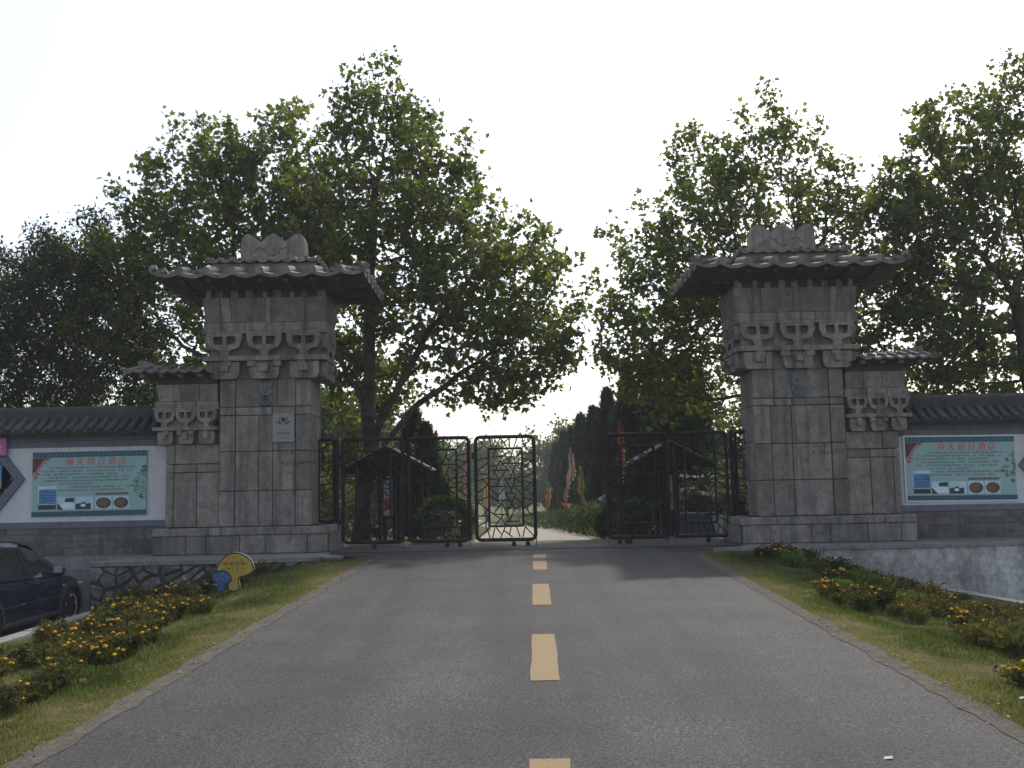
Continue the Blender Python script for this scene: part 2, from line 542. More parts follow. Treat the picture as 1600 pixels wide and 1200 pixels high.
def eave(parent, s, u0, u1, v0, v1, zc, rise, pitch, thick, mat, nfront, nside, side_in=True, side_out=True):
    """a hipped eave of stone tiles: pans sagging between round cover tiles, on the front and the two sides.
    u0..u1 and v0..v1 is the outer eave line, zc its height; rise/pitch the slope up and in."""
    run = pitch
    slope = math.atan2(rise, run)
    L = math.hypot(rise, run)
    def strip(n, a, b, place):
        w = (b-a)/n
        # cover tile: half round bar with a round end
        mc = MB()
        r = w*.145
        prof = arc(0, 0, r, -20, 200, 8)
        mc.prism(prof, 0, L*1.02)
        mc.prism(arc(0, 0, r*1.12, 0, 345, 12), -.015, .02)
        cover = mc.mesh('cover_tile', mat)
        mp = MB()
        half = w*.5
        k = 7
        top = [(-half + 2*half*i/k, thick*(.8*((2*i/k-1)**2) - .8)) for i in range(k+1)]
        bot = [(x, z-thick*.75) for x, z in reversed(top)]
        mp.prism(top+bot, 0, L)
        pan = mp.mesh('pan_tile', mat)
        for i in range(n+1):
            place('cover_tile', cover, a + w*i, max(.10, min(1.0, min(w*i, (b-a)-w*i)/run)))
        for i in range(n):
            place('pan_tile', pan, a + w*(i+.5), max(.15, min(1.0, min(w*(i+.5), (b-a)-w*(i+.5))/run)))
    def curl(f): return .045*max(0.0, abs(f)*2-1)**2 if run > .5 else 0.0      # the corners sweep up a little
    def front(nm, me, u, k):
        link(nm, me, parent, (s*u, v0, zc+curl((u-u0)/(u1-u0)*2-1)+random.uniform(-.004, .004)), (slope, 0, random.uniform(-.01, .01)), (1, k, 1))
    strip(nfront, u0, u1, front)
    if nside:
        def side(sgn):
            def f(nm, me, v, k):
                ue = u0 if sgn < 0 else u1
                # turn the tile so that its run points inwards (towards the middle of the roof)
                rz = (-math.pi/2 if (s*sgn) < 0 else math.pi/2)
                link(nm, me, parent, (s*ue, v, zc+curl((v-v0)/(v1-v0)*2-1)+random.uniform(-.004, .004)), (slope, 0, rz), (1, k, 1))
            return f
        for sgn, on in ((-1, side_in), (1, side_out)):
            if on: strip(nside, v0, v1, side(sgn))
    # solid bed under the tiles (hipped)
    m = MB()
    zb = zc - thick*1.5
    i = .02
    vs = [(s*(u0+i), v0+i, zb), (s*(u1-i), v0+i, zb), (s*(u1-i), v1-i, zb), (s*(u0+i), v1-i, zb),
          (s*(u0+run), v0+run, zb+rise), (s*(u1-run), v0+run, zb+rise), (s*(u1-run), v1-run, zb+rise), (s*(u0+run), v1-run, zb+rise)]
    m.add(vs, [(0,3,2,1),(4,5,6,7),(0,1,5,4),(1,2,6,5),(2,3,7,6),(3,0,4,7)])
    m.build('roof_bed', M['granite_shaded'], parent)

def bracket_mesh(w, h, d, mat):
    """carved bracket: top bar, two openings beside a post, curved bowl, stem and foot"""
    m = MB()
    a = w/2
    m.box(-a, a, 0, d, h*.87, h)                                   # bar
    m.box(-w*.055, w*.055, 0, d*.95, h*.50, h*.87)                 # post between the two openings
    for s in (-1, 1):                                              # thick jambs
        m.prism([(s*a, h*.87), (s*a*.62, h*.87), (s*a*.66, h*.70), (s*a*.56, h*.50), (s*a*.70, h*.44), (s*a*.95, h*.58), (s*a, h*.72)], 0, d*.97)
    m.prism([(-a*.70, h*.50), (-a*.92, h*.54), (-a*.80, h*.36), (-a*.52, h*.30), (-w*.15, h*.24), (w*.15, h*.24), (a*.52, h*.30), (a*.80, h*.36), (a*.92, h*.54), (a*.70, h*.50)], .004, d*.96)
    m.prism([(-w*.15, h*.24), (-w*.09, h*.07), (w*.09, h*.07), (w*.15, h*.24)], .012, d*.9)
    m.box(-w*.13, w*.13, .006, d*.9, 0, h*.07)
    return m.mesh('bracket', mat)

def bowl_mesh(w, h, d, mat):
    m = MB()
    a = w/2
    p = [(-a, h), (-a, h*.35), (-a*.9, h*.12), (-a*.72, 0), (a*.72, 0), (a*.9, h*.12), (a, h*.35), (a, h)]
    m.prism(p, 0, d)
    m.box(-w*.14, w*.14, -.09, .02, h*.42, h*.82)                  # small projecting cube
    return m.mesh('bracket_bowl', mat)

def carved_tier(parent, s, u0, u1, z0, z1, v, nb, side_v, detail):
    cd = side_v + .3; fill = .105 if u1-u0 > 2 else .05
    """one tier of carved brackets on the front (and inner side) of a shaft. z0..z1 whole height"""
    H = z1 - z0
    w = (u1-u0)
    zb1 = z0 + H*.30     # top of the bowls
    zd1 = z0 + H*.40     # beam over the bowls
    zt0 = z0 + H*.80     # upper beam
    mat = M['carved']
    core = MB()
    core.box(s*(u0+.12), s*(u1-.12), v+fill, v+cd, zd1, z1-.002); core.box(s*(u0+.2), s*(u1-.2), v+.15, v+cd-.1, z0, zd1)
    core.build('carved_core', M['granite'], parent)
    pitch = w*.97/nb
    bw = bowl_mesh(pitch*.74, zb1-z0-.004, .16, mat)
    br = bracket_mesh(pitch*(.88 if w > 2 else .97), zt0-zd1-.006, .14, mat)
    for i in range(nb):
        u = u0 + w*.015 + pitch*(i+.5)
        link('bracket_bowl', bw, parent, (s*u, v, z0+.002))
        link('bracket', br, parent, (s*u, v-.05, zd1+.003))
    # beam with hanging blocks
    m = MB(); m.cbox(s*(u0-.01), s*(u1+.01), v-.06, v+.13, zb1+H*.012, zd1, .008); m.build('beam', mat, parent)
    nd = nb+1 if nb == 3 else nb*2
    dm = MB(); dw = w*.036; dm.cbox(-dw, dw, v-.045, v+.11, zb1-H*.085, zb1+H*.010, .006)
    dme = dm.mesh('hanging_block', mat)
    for i in range(nd):
        link('hanging_block', dme, parent, (s*(u0 + w*(.09 + .82*(i+.5)/nd)), 0, 0))
    # cornice and top beam blocks
    m = MB(); m.cbox(s*(u0-.02), s*(u1+.02), v-.025, v+.12, zt0, zt0+H*.045, .008); m.build('cornice', mat, parent)
    cuts = [0, .34, .66, 1.0] if nb == 3 else [0, .36, 1.0]
    for a, b in zip(cuts[:-1], cuts[1:]):
        m = MB(); m.cbox(s*(u0+w*a+.004), s*(u0+w*b-.004), v-.006, v+.12, zt0+H*.047, z1-.004, .008, .002)
        m.build('stone_block', M['carved'], parent)
    # the same carving on the flanks: inner (u0) and outer (u1)
    for sgn, ue in ((-1, u0), (1, u1)):
        if sgn > 0 and not detail: continue
        rz = (math.pi/2 if s*sgn > 0 else -math.pi/2)
        nside = 2
        depth = side_v
        for k in range(nside):
            vv = v + .18 + depth*(k+.5)/nside
            link('bracket_bowl', bw, parent, (s*(ue - sgn*.01), vv, z0+.002), (0, 0, rz))
            link('bracket', br, parent, (s*(ue), vv, zd1+.003), (0, 0, rz))
        m = MB()
        ua, ub = sorted((ue + sgn*.012, ue - sgn*.12))
        m.cbox(s*ua, s*ub, v+.14, v+.2+depth, zb1+H*.012, zd1-.003, .008)
        m.build('beam', mat, parent)
        m = MB(); m.cbox(s*ua, s*ub, v+.14, v+.2+depth, zt0+.002, z1-.006, .008)
        m.build('stone_block', M['granite'], parent)

def mask_relief(parent, s, u, v, z):
    """carved beast mask holding a ring"""
    m = MB()
    m.tube([(s*u + .10*math.cos(t), v-.012, z-.13+.10*math.sin(t)) for t in [2*math.pi*i/20 for i in range(20)]], .022, 6, True)
    m.tube([(s*u + .05*math.cos(t), v-.012, z-.13+.05*math.sin(t)) for t in [2*math.pi*i/14 for i in range(14)]], .012, 5, True)
    m.prism([(s*u+a, z+b) for a, b in ((-.14,.20),(-.10,.10),(-.13,.02),(-.06,-.05),(.06,-.05),(.13,.02),(.10,.10),(.14,.20),(.06,.16),(0,.22),(-.06,.16))], v-.03, v+.02)
    for k in (-1, 1):
        m.lathe([(.001,-.02),(.022,-.016),(.03,0)], 8, 'y', (s*u+k*.05, v-.03, z+.08))
    m.lathe([(.001,-.03),(.02,-.02),(.03,0)], 8, 'y', (s*u, v-.03, z+.02))
    m.build('carved_mask', M['carved_blue'], parent, smooth='auto')

def block_grid(parent, s, us, rows, v, mat, thick=.12, recess=None, gap=.0065):
    """rows: list of (z0, z1, [u cuts])"""
    for z0, z1, cuts in rows:
        for a, b in zip(cuts[:-1], cuts[1:]):
            dv = 0.0
            if recess and recess[0] < (a+b)/2 < recess[1]: dv = .018
            dv += random.uniform(0, .005)
            m = MB()
            m.cbox(s*(a+gap), s*(b-gap), v+dv, v+thick, z0+gap, z1-gap, .009, .0025)
            m.build('stone_block', mat, parent)

def tower(name, s, x, y, rz, label, rows, side_rows, plinth_rows, graff):
    t = empty(name, (x, y, 0.0), rz, label, 'tower')
    D = 1.05                                    # depth of the main shaft
    # plinth
    m = MB(); m.box(s*-.36, s*2.86, -.20, D+.22, .03, .50); m.build('plinth_core', M['joint'], t)
    for z0, z1, cuts, vf in plinth_rows:
        for a, b in zip(cuts[:-1], cuts[1:]):
            m = MB(); m.cbox(s*(a+.004), s*(b-.004), vf+random.uniform(0, .012), -.12, z0+.003, z1-.003, .012, .003)
            m.build('stone_block', M['granite'], t)
        for va, vb in ((-.115, .60), (.60, D+.24)):
            m = MB(); m.cbox(s*(-.42 if z0 < .3 else -.40), s*-.30, va+.004, vb-.004, z0+.003, z1-.003, .012, .003)
            m.build('stone_block', M['granite'], t)
    # main shaft
    m = MB(); m.box(s*.06, s*1.70, .06, D-.06, .50, 3.32); m.build('shaft_core', M['joint'], t)
    block_grid(t, s, None, rows, 0.0, M['granite'], recess=(.31, 1.44))
    zs = [.52, 1.19, 1.94, 2.63, 3.32]
    for z0, z1 in zip(zs[:-1], zs[1:]):
        for va, vb in ((.125, .55), (.55, D)):
            m = MB(); m.cbox(s*(0.0-.0), s*.10, va+.004, vb-.004, z0+.004, z1-.004, .009, .002)
            m.build('stone_block', M['granite'], t)
            m = MB(); m.cbox(s*1.65, s*1.745, va+.004, vb-.004, z0+.004, z1-.004, .009, .002)
            m.build('stone_block', M['granite'], t)
    mask_relief(t, s, .86, 0.0, 3.06)
    # side shaft
    m = MB(); m.box(s*1.76, s*2.72, .14, D-.2, .50, 2.12); m.build('shaft_core', M['joint'], t)
    block_grid(t, s, None, side_rows, .07, M['granite'])
    for z0, z1 in ((.50, 1.05), (1.05, 1.6), (1.6, 2.1)):
        m = MB(); m.cbox(s*2.68, s*2.775, .195, D-.2, z0+.004, z1-.004, .009); m.build('stone_block', M['granite'], t)
    # carved tiers
    carved_tier(t, s, -.30, 2.03, 3.32, 4.41, -.12, 3, .95, True)
    carved_tier(t, s, 1.76, 2.98, 2.10, 2.92, -.02, 3, .7, True)
    # flared course under the main eave
    def flare(u0a, u1a, u0b, u1b, z0, z1, va, vb, cuts, depth):
        for a, b in zip(cuts[:-1], cuts[1:]):
            g = .005
            A0, A1 = u0a+(u1a-u0a)*a+g, u0a+(u1a-u0a)*b-g
            B0, B1 = u0b+(u1b-u0b)*a+g, u0b+(u1b-u0b)*b-g
            m = MB()
            m.hexa([(s*A0, va, z0+.004), (s*A1, va, z0+.004), (s*A1, va+.3, z0+.004), (s*A0, va+.3, z0+.004),
                    (s*B0, vb, z1-.004), (s*B1, vb, z1-.004), (s*B1, vb+.4, z1-.004), (s*B0, vb+.4, z1-.004)])
            m.build('stone_block', M['granite'], t)
        m = MB()
        m.hexa([(s*(u0a+.012), va+.31, z0), (s*(u1a-.012), va+.31, z0), (s*(u1a-.012), va+depth, z0), (s*(u0a+.012), va+depth, z0),
                (s*(u0b+.012), vb+.41, z1-.006), (s*(u1b-.012), vb+.41, z1-.006), (s*(u1b-.012), vb+depth+.1, z1-.006), (s*(u0b+.012), vb+depth+.1, z1-.006)])
        m.build('flared_core', M['granite'], t)
    flare(-.28, 2.00, -.34, 2.05, 4.41, 4.88, -.11, -.17, [0, .17, .45, .50, .78, .86, 1.0] if s < 0 else [0, .15, .22, .48, .78, .84, 1.0], 1.25)
    flare(1.78, 2.90, 1.77, 2.94, 2.92, 3.24, .0, -.06, [0, .3, .62, 1.0], .95)
    # frieze with shade put into its colour, short stone blocks, below the soffit
    m = MB(); m.box(s*-.30, s*2.02, -.06, D+.1, 4.88, 5.15); m.build('frieze', M['granite_shaded'], t)
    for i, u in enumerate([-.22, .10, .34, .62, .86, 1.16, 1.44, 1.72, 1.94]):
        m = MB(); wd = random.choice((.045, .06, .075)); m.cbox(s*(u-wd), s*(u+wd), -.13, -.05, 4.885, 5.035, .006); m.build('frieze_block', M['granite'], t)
    m = MB(); m.box(s*1.80, s*2.92, .04, .9, 3.24, 3.42); m.build('frieze', M['granite_shaded'], t)
    # rafters
    rm = MB(); rm.hexa([(-.035, -.72, 5.08), (.035, -.72, 5.08), (.05, -.05, 4.98), (-.05, -.05, 4.98), (-.035, -.72, 5.165), (.035, -.72, 5.165), (.05, -.05, 5.16), (-.05, -.05, 5.16)])
    rme = rm.mesh('rafter', M['granite_shaded'])
    for i in range(7):
        link('rafter', rme, t, (s*(-.62 + .48*i), 0, 0))
    sm = MB(); sm.hexa([(-.72, -.035, 5.08), (-.72, .035, 5.08), (-.05, .05, 4.98), (-.05, -.05, 4.98), (-.72, -.035, 5.165), (-.72, .035, 5.165), (-.05, .05, 5.16), (-.05, -.05, 5.16)])
    sme = sm.mesh('rafter', M['granite_shaded'])
    for i in range(4):
        link('rafter', sme, t, (s*-.36, -.1+.42*i, 0), (0, 0, 0 if s > 0 else math.pi))
        link('rafter', sme, t, (s*2.08, -.1+.42*i, 0), (0, 0, math.pi if s > 0 else 0))
    # soffit: one stone slab running out to the eave
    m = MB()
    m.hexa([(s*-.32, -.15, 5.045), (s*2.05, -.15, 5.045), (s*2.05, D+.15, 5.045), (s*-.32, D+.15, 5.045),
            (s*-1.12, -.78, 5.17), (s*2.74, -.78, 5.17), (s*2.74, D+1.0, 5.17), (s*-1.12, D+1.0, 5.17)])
    m.build('soffit', M['granite_shaded'], t)
    eave(t, s, -1.16, 2.78, -.82, D+1.07, 5.27, .17, .80, .09, M['tile_stone'], 8, 6)
    # upper slab with its own tile edge, then the three peaked crest
    m = MB(); m.cbox(s*-.10, s*1.90, -.02, D, 5.36, 5.60, .01); m.build('ridge_slab', M['granite'], t)
    eave(t, s, -.16, 1.98, -.10, D+.1, 5.66, .05, .35, .05, M['tile_stone'], 9, 5)
    m = MB(); m.box(s*.1, s*1.6, .2, D-.2, 5.58, 5.70); m.build('ridge_slab', M['granite'], t)
    prof = [(.20, 5.66), (.205, 5.98)] + [(.20+.205*1.0*(1-math.cos(R(a))) , 6.02+.16*math.sin(R(a))) for a in range(0, 120, 12)]
    prof = []
    def hump(c, w, zt, zv): return [(c + w*math.sin(k), zv + (zt-zv)*math.cos(k*.98)**1.0) for k in [(-1+2*i/8)*1.45 for i in range(9)]]
    prof = [(.20, 5.67), (.195, 5.92)] + [(.215, 6.10), (.26, 6.17), (.32, 6.20), (.39, 6.185), (.46, 6.14), (.53, 6.085), (.585, 6.05)] \
        + [(.64, 6.09), (.71, 6.15), (.77, 6.185), (.82, 6.20), (.87, 6.185), (.93, 6.15), (1.0, 6.09), (1.055, 6.05)] \
        + [(1.11, 6.085), (1.18, 6.14), (1.25, 6.185), (1.32, 6.20), (1.38, 6.17), (1.425, 6.10), (1.445, 5.92), (1.44, 5.67)]
    prof = [(.82+(a-.82)*1.02, 5.67+(b-5.67)*1.12) for a, b in prof]
    m = MB(); m.prism([(s*a, b) for a, b in prof], .35, .70); crest = m.build('crest', M['granite'], t)
    m = MB()
    m.tube([(s*.82 + .15*math.cos(q),   .345, 5.98+.15*math.sin(q)) for q in [math.pi*(.95 + 1.1*i/14) for i in range(15)]], .012, 6)
    for k in (-1, 1):
        m.tube([(s*.82 + k*(.17+.05*i),   .345, 5.93+.06*math.sin(i*.9)) for i in range(6)], .010, 6)
    m.build('carved_scroll', M['granite'], t, smooth=True)
    # side roof
    eave(t, s, 1.98, 3.46, -.42, 1.25, 3.50, .10, .40, .05, M['tile_stone'], 7, 7, side_in=False)
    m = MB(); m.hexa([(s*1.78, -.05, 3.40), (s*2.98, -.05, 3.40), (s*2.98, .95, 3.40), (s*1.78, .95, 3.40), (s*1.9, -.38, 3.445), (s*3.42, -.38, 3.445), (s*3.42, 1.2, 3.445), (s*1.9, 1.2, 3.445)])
    m.build('soffit', M['granite_shaded'], t)
    for i in range(4):
        m = MB(); u = 2.05+.36*i; m.cbox(s*(u-.04), s*(u+.04), -.30, .05, 3.36, 3.43, .006); m.build('rafter', M['granite'], t)
    m = MB()
    m.hexa([(s*1.9, .1, 3.55), (s*3.40, .1, 3.55), (s*3.40, .5, 3.55), (s*1.9, .5, 3.55), (s*1.9, .2, 3.60), (s*2.7, .2, 3.60), (s*2.7, .4, 3.60), (s*1.9, .4, 3.60)])
    m.build('ridge_slab', M['granite'], t)
    # upturned ridge end
    m = MB()
    m.prism([(s*a, b) for a, b in ((2.55, 3.58), (3.36, 3.56), (3.38, 3.74), (3.25, 3.74), (3.05, 3.66), (2.8, 3.615))], .16, .44)
    m.build('ridge_end', M['tile_stone'], t)
    return t

pl_l = [(.37, .52, [-.40, .30, .62, 1.62, 1.86, 2.55, 2.90], -.26), (.025, .37, [-.36, .02, .80, 1.28, 1.92, 2.28, 2.72, 2.90], -.235)]
rows_l = [(.52, 1.19, [0, .30, .75, 1.02, 1.45, 1.745]), (1.19, 1.94, [0, .30, .75, 1.02, 1.45, 1.745]), (1.94, 2.63, [0, .30, .75, 1.02, 1.45, 1.745]),
          (2.63, 2.79, [0, .30, 1.0, 1.45, 1.745]), (2.79, 3.32, [0, .30, 1.10, 1.45, 1.745])]
rows_l = [(z0, z1, [round(1.745-c, 3) for c in reversed(cs)]) for z0, z1, cs in rows_l]
side_l = [(.52, 1.56, [1.75, 2.18, 2.62, 2.775]), (1.56, 1.72, [1.75, 2.18, 2.62, 2.775]), (1.72, 2.10, [1.75, 2.60, 2.775])]
TL = tower('stone_tower', -1, -3.86, 19.0, R(.8), 'weathered stone gate tower beside the mushroom sign, with a plaque on its shaft', rows_l, side_l, pl_l, True)
pl_r = [(.37, .52, [-.40, .28, 1.05, 1.75, 2.30, 2.90], -.26), (.025, .37, [-.36, .16, .92, 1.28, 1.98, 2.60, 2.90], -.235)]
rows_r = [(.52, 1.20, [0, .32, .72, 1.46, 1.745]), (1.20, 1.89, [0, .32, .72, 1.46, 1.745]), (1.89, 2.62, [0, .32, .72, 1.46, 1.745]), (2.62, 2.76, [0, .40, .75, 1.46, 1.745]), (2.76, 3.32, [0, .40, 1.46, 1.745])]
side_r = [(.52, 1.60, [1.75, 2.20, 2.64, 2.775]), (1.60, 1.76, [1.75, 2.20, 2.64, 2.775]), (1.76, 2.10, [1.75, 2.45, 2.775])]
TR = tower('stone_tower', 1, 4.61, 19.0, R(0.0), 'weathered stone gate tower beside the plastered retaining wall, without a plaque', rows_r, side_r, pl_r, False)
# ------------------------------------------------------------------ text helpers
def text_mesh(txt, size, name, mat, shear=0.0, spacing=1.0, thick=0.0, align='LEFT', offset=0.0):
    cu = bpy.data.curves.new(name, 'FONT')
    cu.body = txt; cu.size = size; cu.shear = shear; cu.space_character = spacing
    cu.extrude = thick; cu.align_x = align; cu.resolution_u = 3; cu.offset = offset
    ob = bpy.data.objects.new(name, cu)
    COL.objects.link(ob)
    dg = bpy.context.evaluated_depsgraph_get()
    me = bpy.data.meshes.new_from_object(ob.evaluated_get(dg))
    bpy.data.objects.remove(ob)
    me.name = name
    me.materials.clear(); me.materials.append(mat)
    return me

M['print_teal'] = plain('print_teal', (.012, .085, .125), .5, 0, .1)
M['print_pale'] = plain('print_pale_green', (.27, .42, .40), .45, 0, .06, 2)
M['print_light'] = plain('print_light_teal', (.08, .25, .28), .5, 0, .1)
M['print_red'] = plain('print_red', (.62, .055, .075), .5, 0, .1)
M['print_maroon'] = plain('print_maroon', (.09, .014, .02), .5, 0, .1)
M['print_ink'] = plain('print_ink', (.02, .03, .03), .5, 0, .1)
M['print_green'] = plain('print_leaf_green', (.05, .16, .075), .5, 0, .15)
M['print_blue'] = plain('print_blue', (.06, .22, .42), .5, 0, .4, 14)
M['print_sky'] = plain('print_sky', (.45, .60, .70), .5, 0, .15, 6)
M['print_dark'] = plain('print_dark', (.018, .028, .04), .5, 0, .5, 25)
M['print_white'] = plain('print_white', (.68, .73, .76), .5, 0, .1, 8)
M['print_food'] = plain('print_food', (.10, .035, .03), .5, 0, .8, 40)
M['print_brown'] = plain('print_brown', (.12, .09, .05), .5, 0, .4, 40)
M['frame_white'] = plain('white_board_frame', (.66, .67, .69), .5, 0, .05)
TITLE = '舜天假日酒店'

def banner(x0, x1, z0, z1, y, tilt, label, seed, framed):
    """hotel banner: everything printed lies a millimetre or two above the board"""
    rnd = random.Random(seed)
    W, H = x1-x0, z1-z0
    t = empty('banner', (x0, y, z0), 0, label, 'banner', 'hotel banners on the white walls')
    t.rotation_euler = (0, tilt, 0)
    L = [0.0]
    def rect(nm, a0, a1, b0, b1, mat, lift, par=t):
        m = MB(); m.box(a0*W, a1*W, -lift, -lift+.0008, b0*H, b1*H); return m.build(nm, mat, par)
    m = MB(); m.cbox(0, W, 0, .02, 0, H, .003); m.build('board', M['print_pale'], t)
    if framed:
        m = MB(); m.box(-.035, W+.01, .004, .022, -.03, H+.03); m.build('backing_sheet', M['frame_white'], t)
    top = rect('border_band', 0, 1, .915, 1, M['print_teal'], .002)
    m = MB()
    for i in range(27):
        a = (.012 + i/27)*W; b = .93*H
        m.prism([(a, b), (a+.012*W, b+.012*H), (a+.02*W, b+.045*H), (a+.012*W, b+.045*H), (a+.006*W, b+.02*H)], -.0032, -.0025)
    tag(m.build('border_pattern', M['print_light'], top), kind='stuff')
    rect('border_band', 0, 1, 0, .075, M['print_teal'], .002)
    # corner ornament
    m = MB(); m.prism([(0, .91*H), (.14*W, .91*H), (.085*W, .86*H), (.05*W, .78*H), (.03*W, .70*H), (0, .68*H)], -.0028, -.002); cor = m.build('corner_ornament', M['print_maroon'], t)
    m = MB()
    for cx, cz, r in ((.145, .885, .022), (.115, .86, .028), (.09, .82, .026), (.065, .765, .022), (.05, .70, .030), (.022, .66, .03), (.05, .645, .026), (.03, .60, .018)):
        for q in (1.0, .5):
            m.tube([(cx*W + r*q*H*1.2*math.cos(a), -.004, cz*H + r*q*H*1.2*math.sin(a)) for a in [k*.55 for k in range(10 if q == 1 else 8)]], .0045, 4)
    m.build('ornament_scroll', M['print_red'], cor)
    # title
    for i, ch in enumerate(TITLE):
        me = text_mesh(ch, .118*H*1.15, 'title_character', M['print_red'], shear=.12)
        link('title_character', me, t, ((.285 + .0925*i)*W, -.0042, .795*H), (R(90), 0, 0))
    # lines of small print, unreadable at this distance: character sized strokes
    m = MB()
    lines = [(.15, .90, .735), (.095, .865, .685), (.095, .75, .635), (.14, .83, .585), (.095, .83, .535), (.22, .57, .485), (.265, .865, .435), (.22, .80, .385)]
    ch = .0165*W
    for a, b, z in lines:
        x = a*W
        while x < b*W:
            if rnd.random() < .93:
                for k in range(rnd.randint(3, 4)):
                    if rnd.random() < .5:
                        zz = z*H + rnd.uniform(0, .026)*H; xa = x + rnd.uniform(0, .25)*ch
                        m.box(xa, xa + rnd.uniform(.45, .7)*ch, -.0024, -.0016, zz, zz+.006*H)
                    else:
                        xa = x + rnd.uniform(.05, .75)*ch; zz = z*H
                        m.box(xa, xa+.12*ch, -.0026, -.0018, zz, zz+rnd.uniform(.016, .032)*H)
            else: x += ch*.6
            x += ch
    m.build('small_print', M['print_ink'], t)
    # photographs
    p = rect('photo', .055, .215, .10, .47, M['print_sky'], .0018)
    b_ = rect('photo_building', .062, .213, .20, .42, M['print_blue'], .0028, p)
    for i in range(4):
        rect('photo_storey', .064, .212, .235+.045*i, .247+.045*i, M['print_teal'], .0036, p)
    rect('photo_street', .058, .213, .105, .205, M['print_dark'], .0034, p)
    for i in range(7):
        rect('photo_window', .066+.021*i, .078+.021*i, .178, .198, M['print_white'], .0044, p)
    for k, (a, b, kind) in enumerate(((.225, .375, 'bed'), (.385, .54, 'room'), (.555, .70, 'dish'), (.71, .85, 'dish'))):
        p = rect('photo', a, b, .10, .295, M['print_sky'], .0018)
        w = b-a
        def blob(nm, pts, mat, lift, p=p):
            m = MB(); m.prism([((a+w*u)*W, (.10+.195*vv)*H) for u, vv in pts], -lift, -lift+.0007); m.build(nm, mat, p)
        if kind == 'bed':
            blob('photo_shape', [(0, .25), (.25, .1), (1, .05), (1, .45), (.55, .62), (.2, .45)], M['print_white'], .0028)
            blob('photo_shape', [(.42, .6), (.98, .6), (.98, .95), (.45, .9)], M['print_dark'], .0034)
            blob('photo_shape', [(0, 0), (.35, 0), (.1, .4), (0, .5)], M['print_dark'], .0038)
        elif kind == 'room':
            blob('photo_shape', [(0, 0), (.85, 0), (.85, .5), (.6, .45), (.45, .62), (.3, .5), (0, .45)], M['print_dark'], .0028)
            blob('photo_shape', [(.27+.15*math.cos(q)*1.0+.15, .32+.12*math.sin(q)) for q in [k2*math.pi/6 for k2 in range(12)]], M['print_white'], .0036)
        else:
            blob('photo_shape', [(.5+.46*math.cos(q), .47+.44*math.sin(q)) for q in [k2*math.pi/7 for k2 in range(14)]], M['print_food'], .0028)
            blob('photo_shape', [(.45+.33*math.cos(q), .52+.28*math.sin(q)) for q in [k2*math.pi/5 for k2 in range(10)]], M['print_brown'], .0036)
    # telephone line: outlined characters
    m = MB()
    for i in range(14):
        a = (.56 + .0205*i)*W
        m.box(a, a+.0165*W, -.003, -.002, .315*H, .352*H)
    m.build('outlined_print', M['print_brown'], t)
    # leafy ornament on the right
    m = MB()
    for k in range(46):
        q = rnd.random(); zc = (.25 + .50*q)
        xmin = .985 - .115*math.sin(math.pi*min(1, max(0, q*.95+.05)))
        xc = rnd.uniform(xmin, .992); r0 = rnd.uniform(.012, .022)
        cx, cz = xc*W, zc*H
        m.tube([(min(cx + r0*H*1.2*math.cos(a), W-.004), -.0025, cz + r0*H*math.sin(a)) for a in [k2*.7 + q*6 for k2 in range(8)]], .0045, 4)
    m.build('leaf_ornament', M['print_green'], t)
    return t

# ------------------------------------------------------------------ boundary walls
def tile_meshes():
    m = MB(); m.prism(arc(0, 0, .055, -10, 190, 7), 0, .52); m.prism(arc(0, 0, .06, 0, 340, 10), -.02, .015)
    cover = m.mesh('cover_tile', M['tile_grey'])
    m = MB()
    top = [(-.1 + .2*i/6, .02*((2*i/6-1)**2)) for i in range(7)]
    m.prism(top + [(x, z-.018) for x, z in reversed(top)], 0, .52)
    m.prism([(-.075, 0), (.075, 0), (.05, -.045), (0, -.075), (-.05, -.045)], -.012, .006)   # drip tip
    pan = m.mesh('pan_tile', M['tile_grey'])
    return cover, pan
COVER, PAN = tile_meshes()

